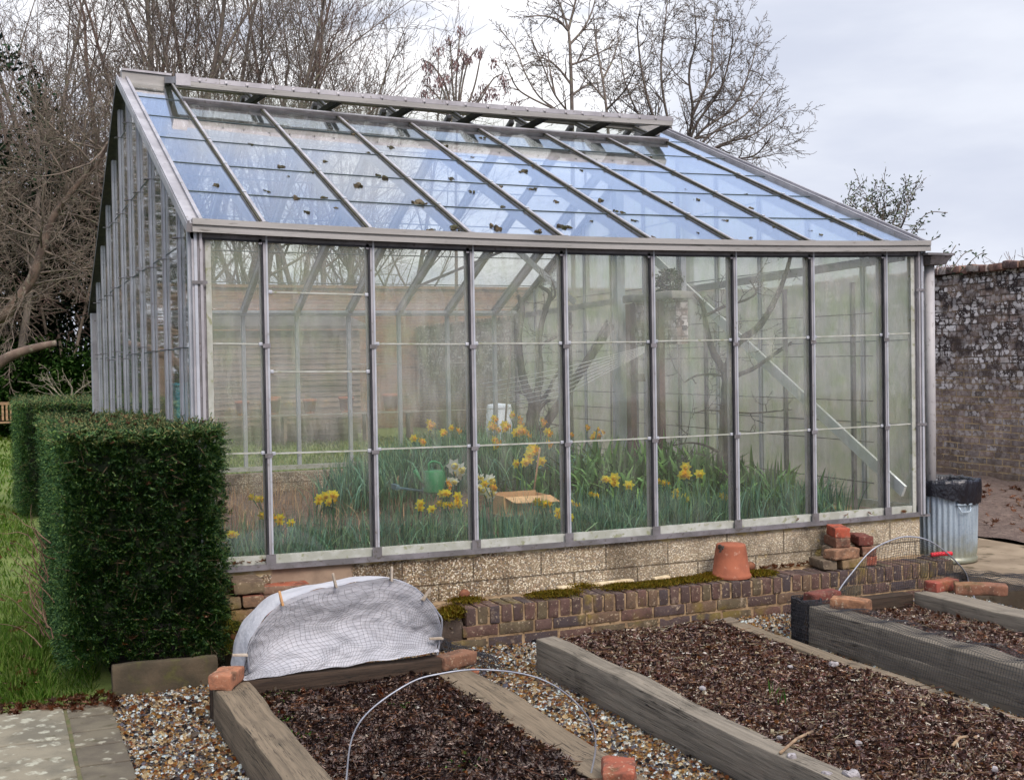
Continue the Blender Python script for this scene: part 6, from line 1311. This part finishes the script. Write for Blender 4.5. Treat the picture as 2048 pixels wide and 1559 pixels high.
c1 = chain('hoist_chain', 'hanging chain with a gear box nearer the brick gate pier', 1357, 520, 925, 2.6); q = at_y(1363, 662, 2.6); k = MB(); k.rbox(q, (.035, .03, .05), .01, (2, 2, 2)); k.lathe([(0, -.02), (.03, -.02), (.03, .02), (0, .02)], tuple(q + (0, -.04, .03)), 14); k.build('gear_box', DARKMET, c1)
k = MB(); p, q = at_y(1364, 500, 2.62), at_y(1366, 655, 2.62); k.bar(p, q, .05, .05, (0, 1, 0)); k.build('hanger_bar', ALU_L, c1)
chain('hoist_chain', 'slack thin chain left of the pale interior post', 1221, 520, 905, 3.2, .014)
WPOST = weathered('pale_post', srgb(150, 160, 160), srgb(130, 138, 138), 4, rough=.8, bump=.1)
for px, y, wd, lab, mt in ((1247, 3.6, .085, 'broad pale grey upright post in the middle of the house', WPOST), (1388, 3.2, .05, 'narrow grey upright post right of the chain', WPOST)):
    q = at_y(px, 900, y); k = MB(); k.box(q[0] - wd / 2, q[0] + wd / 2, y, y + wd, .05, zg(q[0], y) - .08); tag(k.build('support_post', mt), lab, 'post')
k = MB(); p, q = at_y(1070, 880, 3.3), at_y(1222, 650, 3.9); k.bar(p, q, .07, .05, (0, 1, 0)); tag(k.build('wooden_prop', GB_), 'dark wooden prop leaning behind the fig tree', 'prop')
# brick gate pier and timber frame outside the right gable
gp = thing('gate_pier', 'old brick panel in a timber frame standing inside near the right gable', 'gateway', (4.55, 5, .1)); X0 = 4.55
pa = at_x(1262, 590, X0); pb = at_x(1352, 590, X0); zt, zb = at_x(1300, 602, X0)[2], at_x(1300, 690, X0)[2]
m = MB(); m.box(X0, X0 + .12, pb[1], pa[1], zb, zt); m.build('brick_panel', WM, gp)
m = MB(); m.rbox((X0 + .05, (pa[1] + pb[1]) / 2, zt + .037), (.12, (pa[1] - pb[1]) / 2 + .05, .035), .015, (3, 6, 2), .01, 6); m.build('cap_slab', weathered('cap_stone', srgb(150, 148, 140), srgb(110, 112, 108), 4), gp)
for yy in (pa[1] - .04, pb[1] + .25): m = MB(); m.box(X0 - .06, X0 - .003, yy - .045, yy + .045, .1, zt - .01); m.build('post', weathered('brown_timber', srgb(104, 80, 70), srgb(78, 62, 56), 5, rough=.9), gp)
m = MB(); zr = at_x(1310, 755, X0)[2]; m.box(X0 - .055, X0 - .01, pb[1] + .3, pa[1] - .09, zr - .035, zr + .035); m.build('rail', BRD, gp)
leafy('ivy_tuft', 'dark ivy tuft growing on the gate pier cap', (X0 + .05, pb[1] + .2, zt + .07), [(0, 0, .08, .1, .22, .13)], 400, .05, .03, LEAF_D, 351, None, 'ivy')
# evergreen climber behind the downpipe end of the roof
SG = dict(kids=(3, 2, 2), lr=.5, seg=.12, rmin=.004, up=.03, wob=.2, ang=(25, 55))
rng = np.random.RandomState(9); t = thing('climbing_shrub', 'leafy evergreen shrub showing over the roof end and brick wall', 'shrub', tuple(foot(1760, 13.5))); S = {i: [] for i in range(10)}; k = MB(); k.tube([foot(1760, 13.5), at_d(1770, 620, 13.5), at_d(1775, 520, 13.5)], [.03, .025, .018], 6); k.build('trunk', BARK, t); k = MB()
for L in ([(1775, 520), (1760, 460), (1770, 420), (1762, 385)], [(1775, 520), (1785, 450), (1800, 410), (1808, 380)], [(1775, 520), (1740, 450), (1715, 420), (1695, 398)], [(1775, 520), (1765, 440), (1745, 410), (1740, 395)], [(1775, 520), (1800, 460), (1812, 430), (1815, 395)], [(1775, 520), (1740, 470), (1715, 440), (1705, 430)]):
    P = smooth([at_d(x, y, 13.5 + rng.uniform(-.3, .3)) for x, y in L], 6); k.tube(P, np.linspace(.012, .004, len(P)), 5)
    for i in range(4, len(P), 2):
        for c in range(2): grow(rng, P[i], unit(rng.normal(size=3) + (0, 0, .6)), rng.uniform(.08, .2), .004, 2, 4, S, dict(DEF, **SG))
for d in S:
    if S[d]: k.segs(S[d], 3)
k.build('crown', BARK, t); S[1] = []
tip = np.array([s[3:6] for d in (2, 3, 4) for s in S[d][::4]]); tip = tip + rng.normal(size=tip.shape) * .03; MB().quads(leaf_quads(tip, unit(rng.normal(size=(len(tip), 3)) + (0, 0, .4)), .045, .018)).build('leaves', islands('shrub_leaf', [srgb(96, 106, 84), srgb(78, 90, 70), srgb(116, 122, 96)], .5, .4, .25, 6), t)
LEAF_O = islands('olive_leaf', [srgb(92, 104, 80), srgb(74, 88, 66), srgb(112, 120, 92), srgb(64, 76, 62)], .5, .4, .25, 6)
cl_ = thing('climber_spray', 'thin sprays of evergreen leaves reaching over the wall top', 'climber', tuple(at_d(1900, 530, 13.6))); LP = []
for a, b, c in (((1800, 500), (1850, 430), (1895, 425)), ((1790, 490), (1830, 465), (1850, 440)), ((1830, 530), (1850, 490), (1875, 475)), ((1885, 545), (1900, 510), (1912, 490)), ((1900, 545), (1925, 510), (1945, 500)), ((1920, 545), (1950, 515), (1968, 505)), ((1870, 540), (1885, 510), (1888, 500))):
    L = smooth([at_d(*a, 13.6), at_d(*b, 13.6), at_d(*c, 13.6)], 7); k = MB(); k.tube(L, .005, 5); k.build('stem', BARK, cl_)
    LP += list(L)
LP = np.array(LP); LP = LP + rng.normal(size=LP.shape) * .02; MB().quads(leaf_quads(LP, unit(rng.normal(size=(len(LP), 3)) + (.4, 0, .3)), .055, .022)).build('leaves', LEAF_O, cl_)
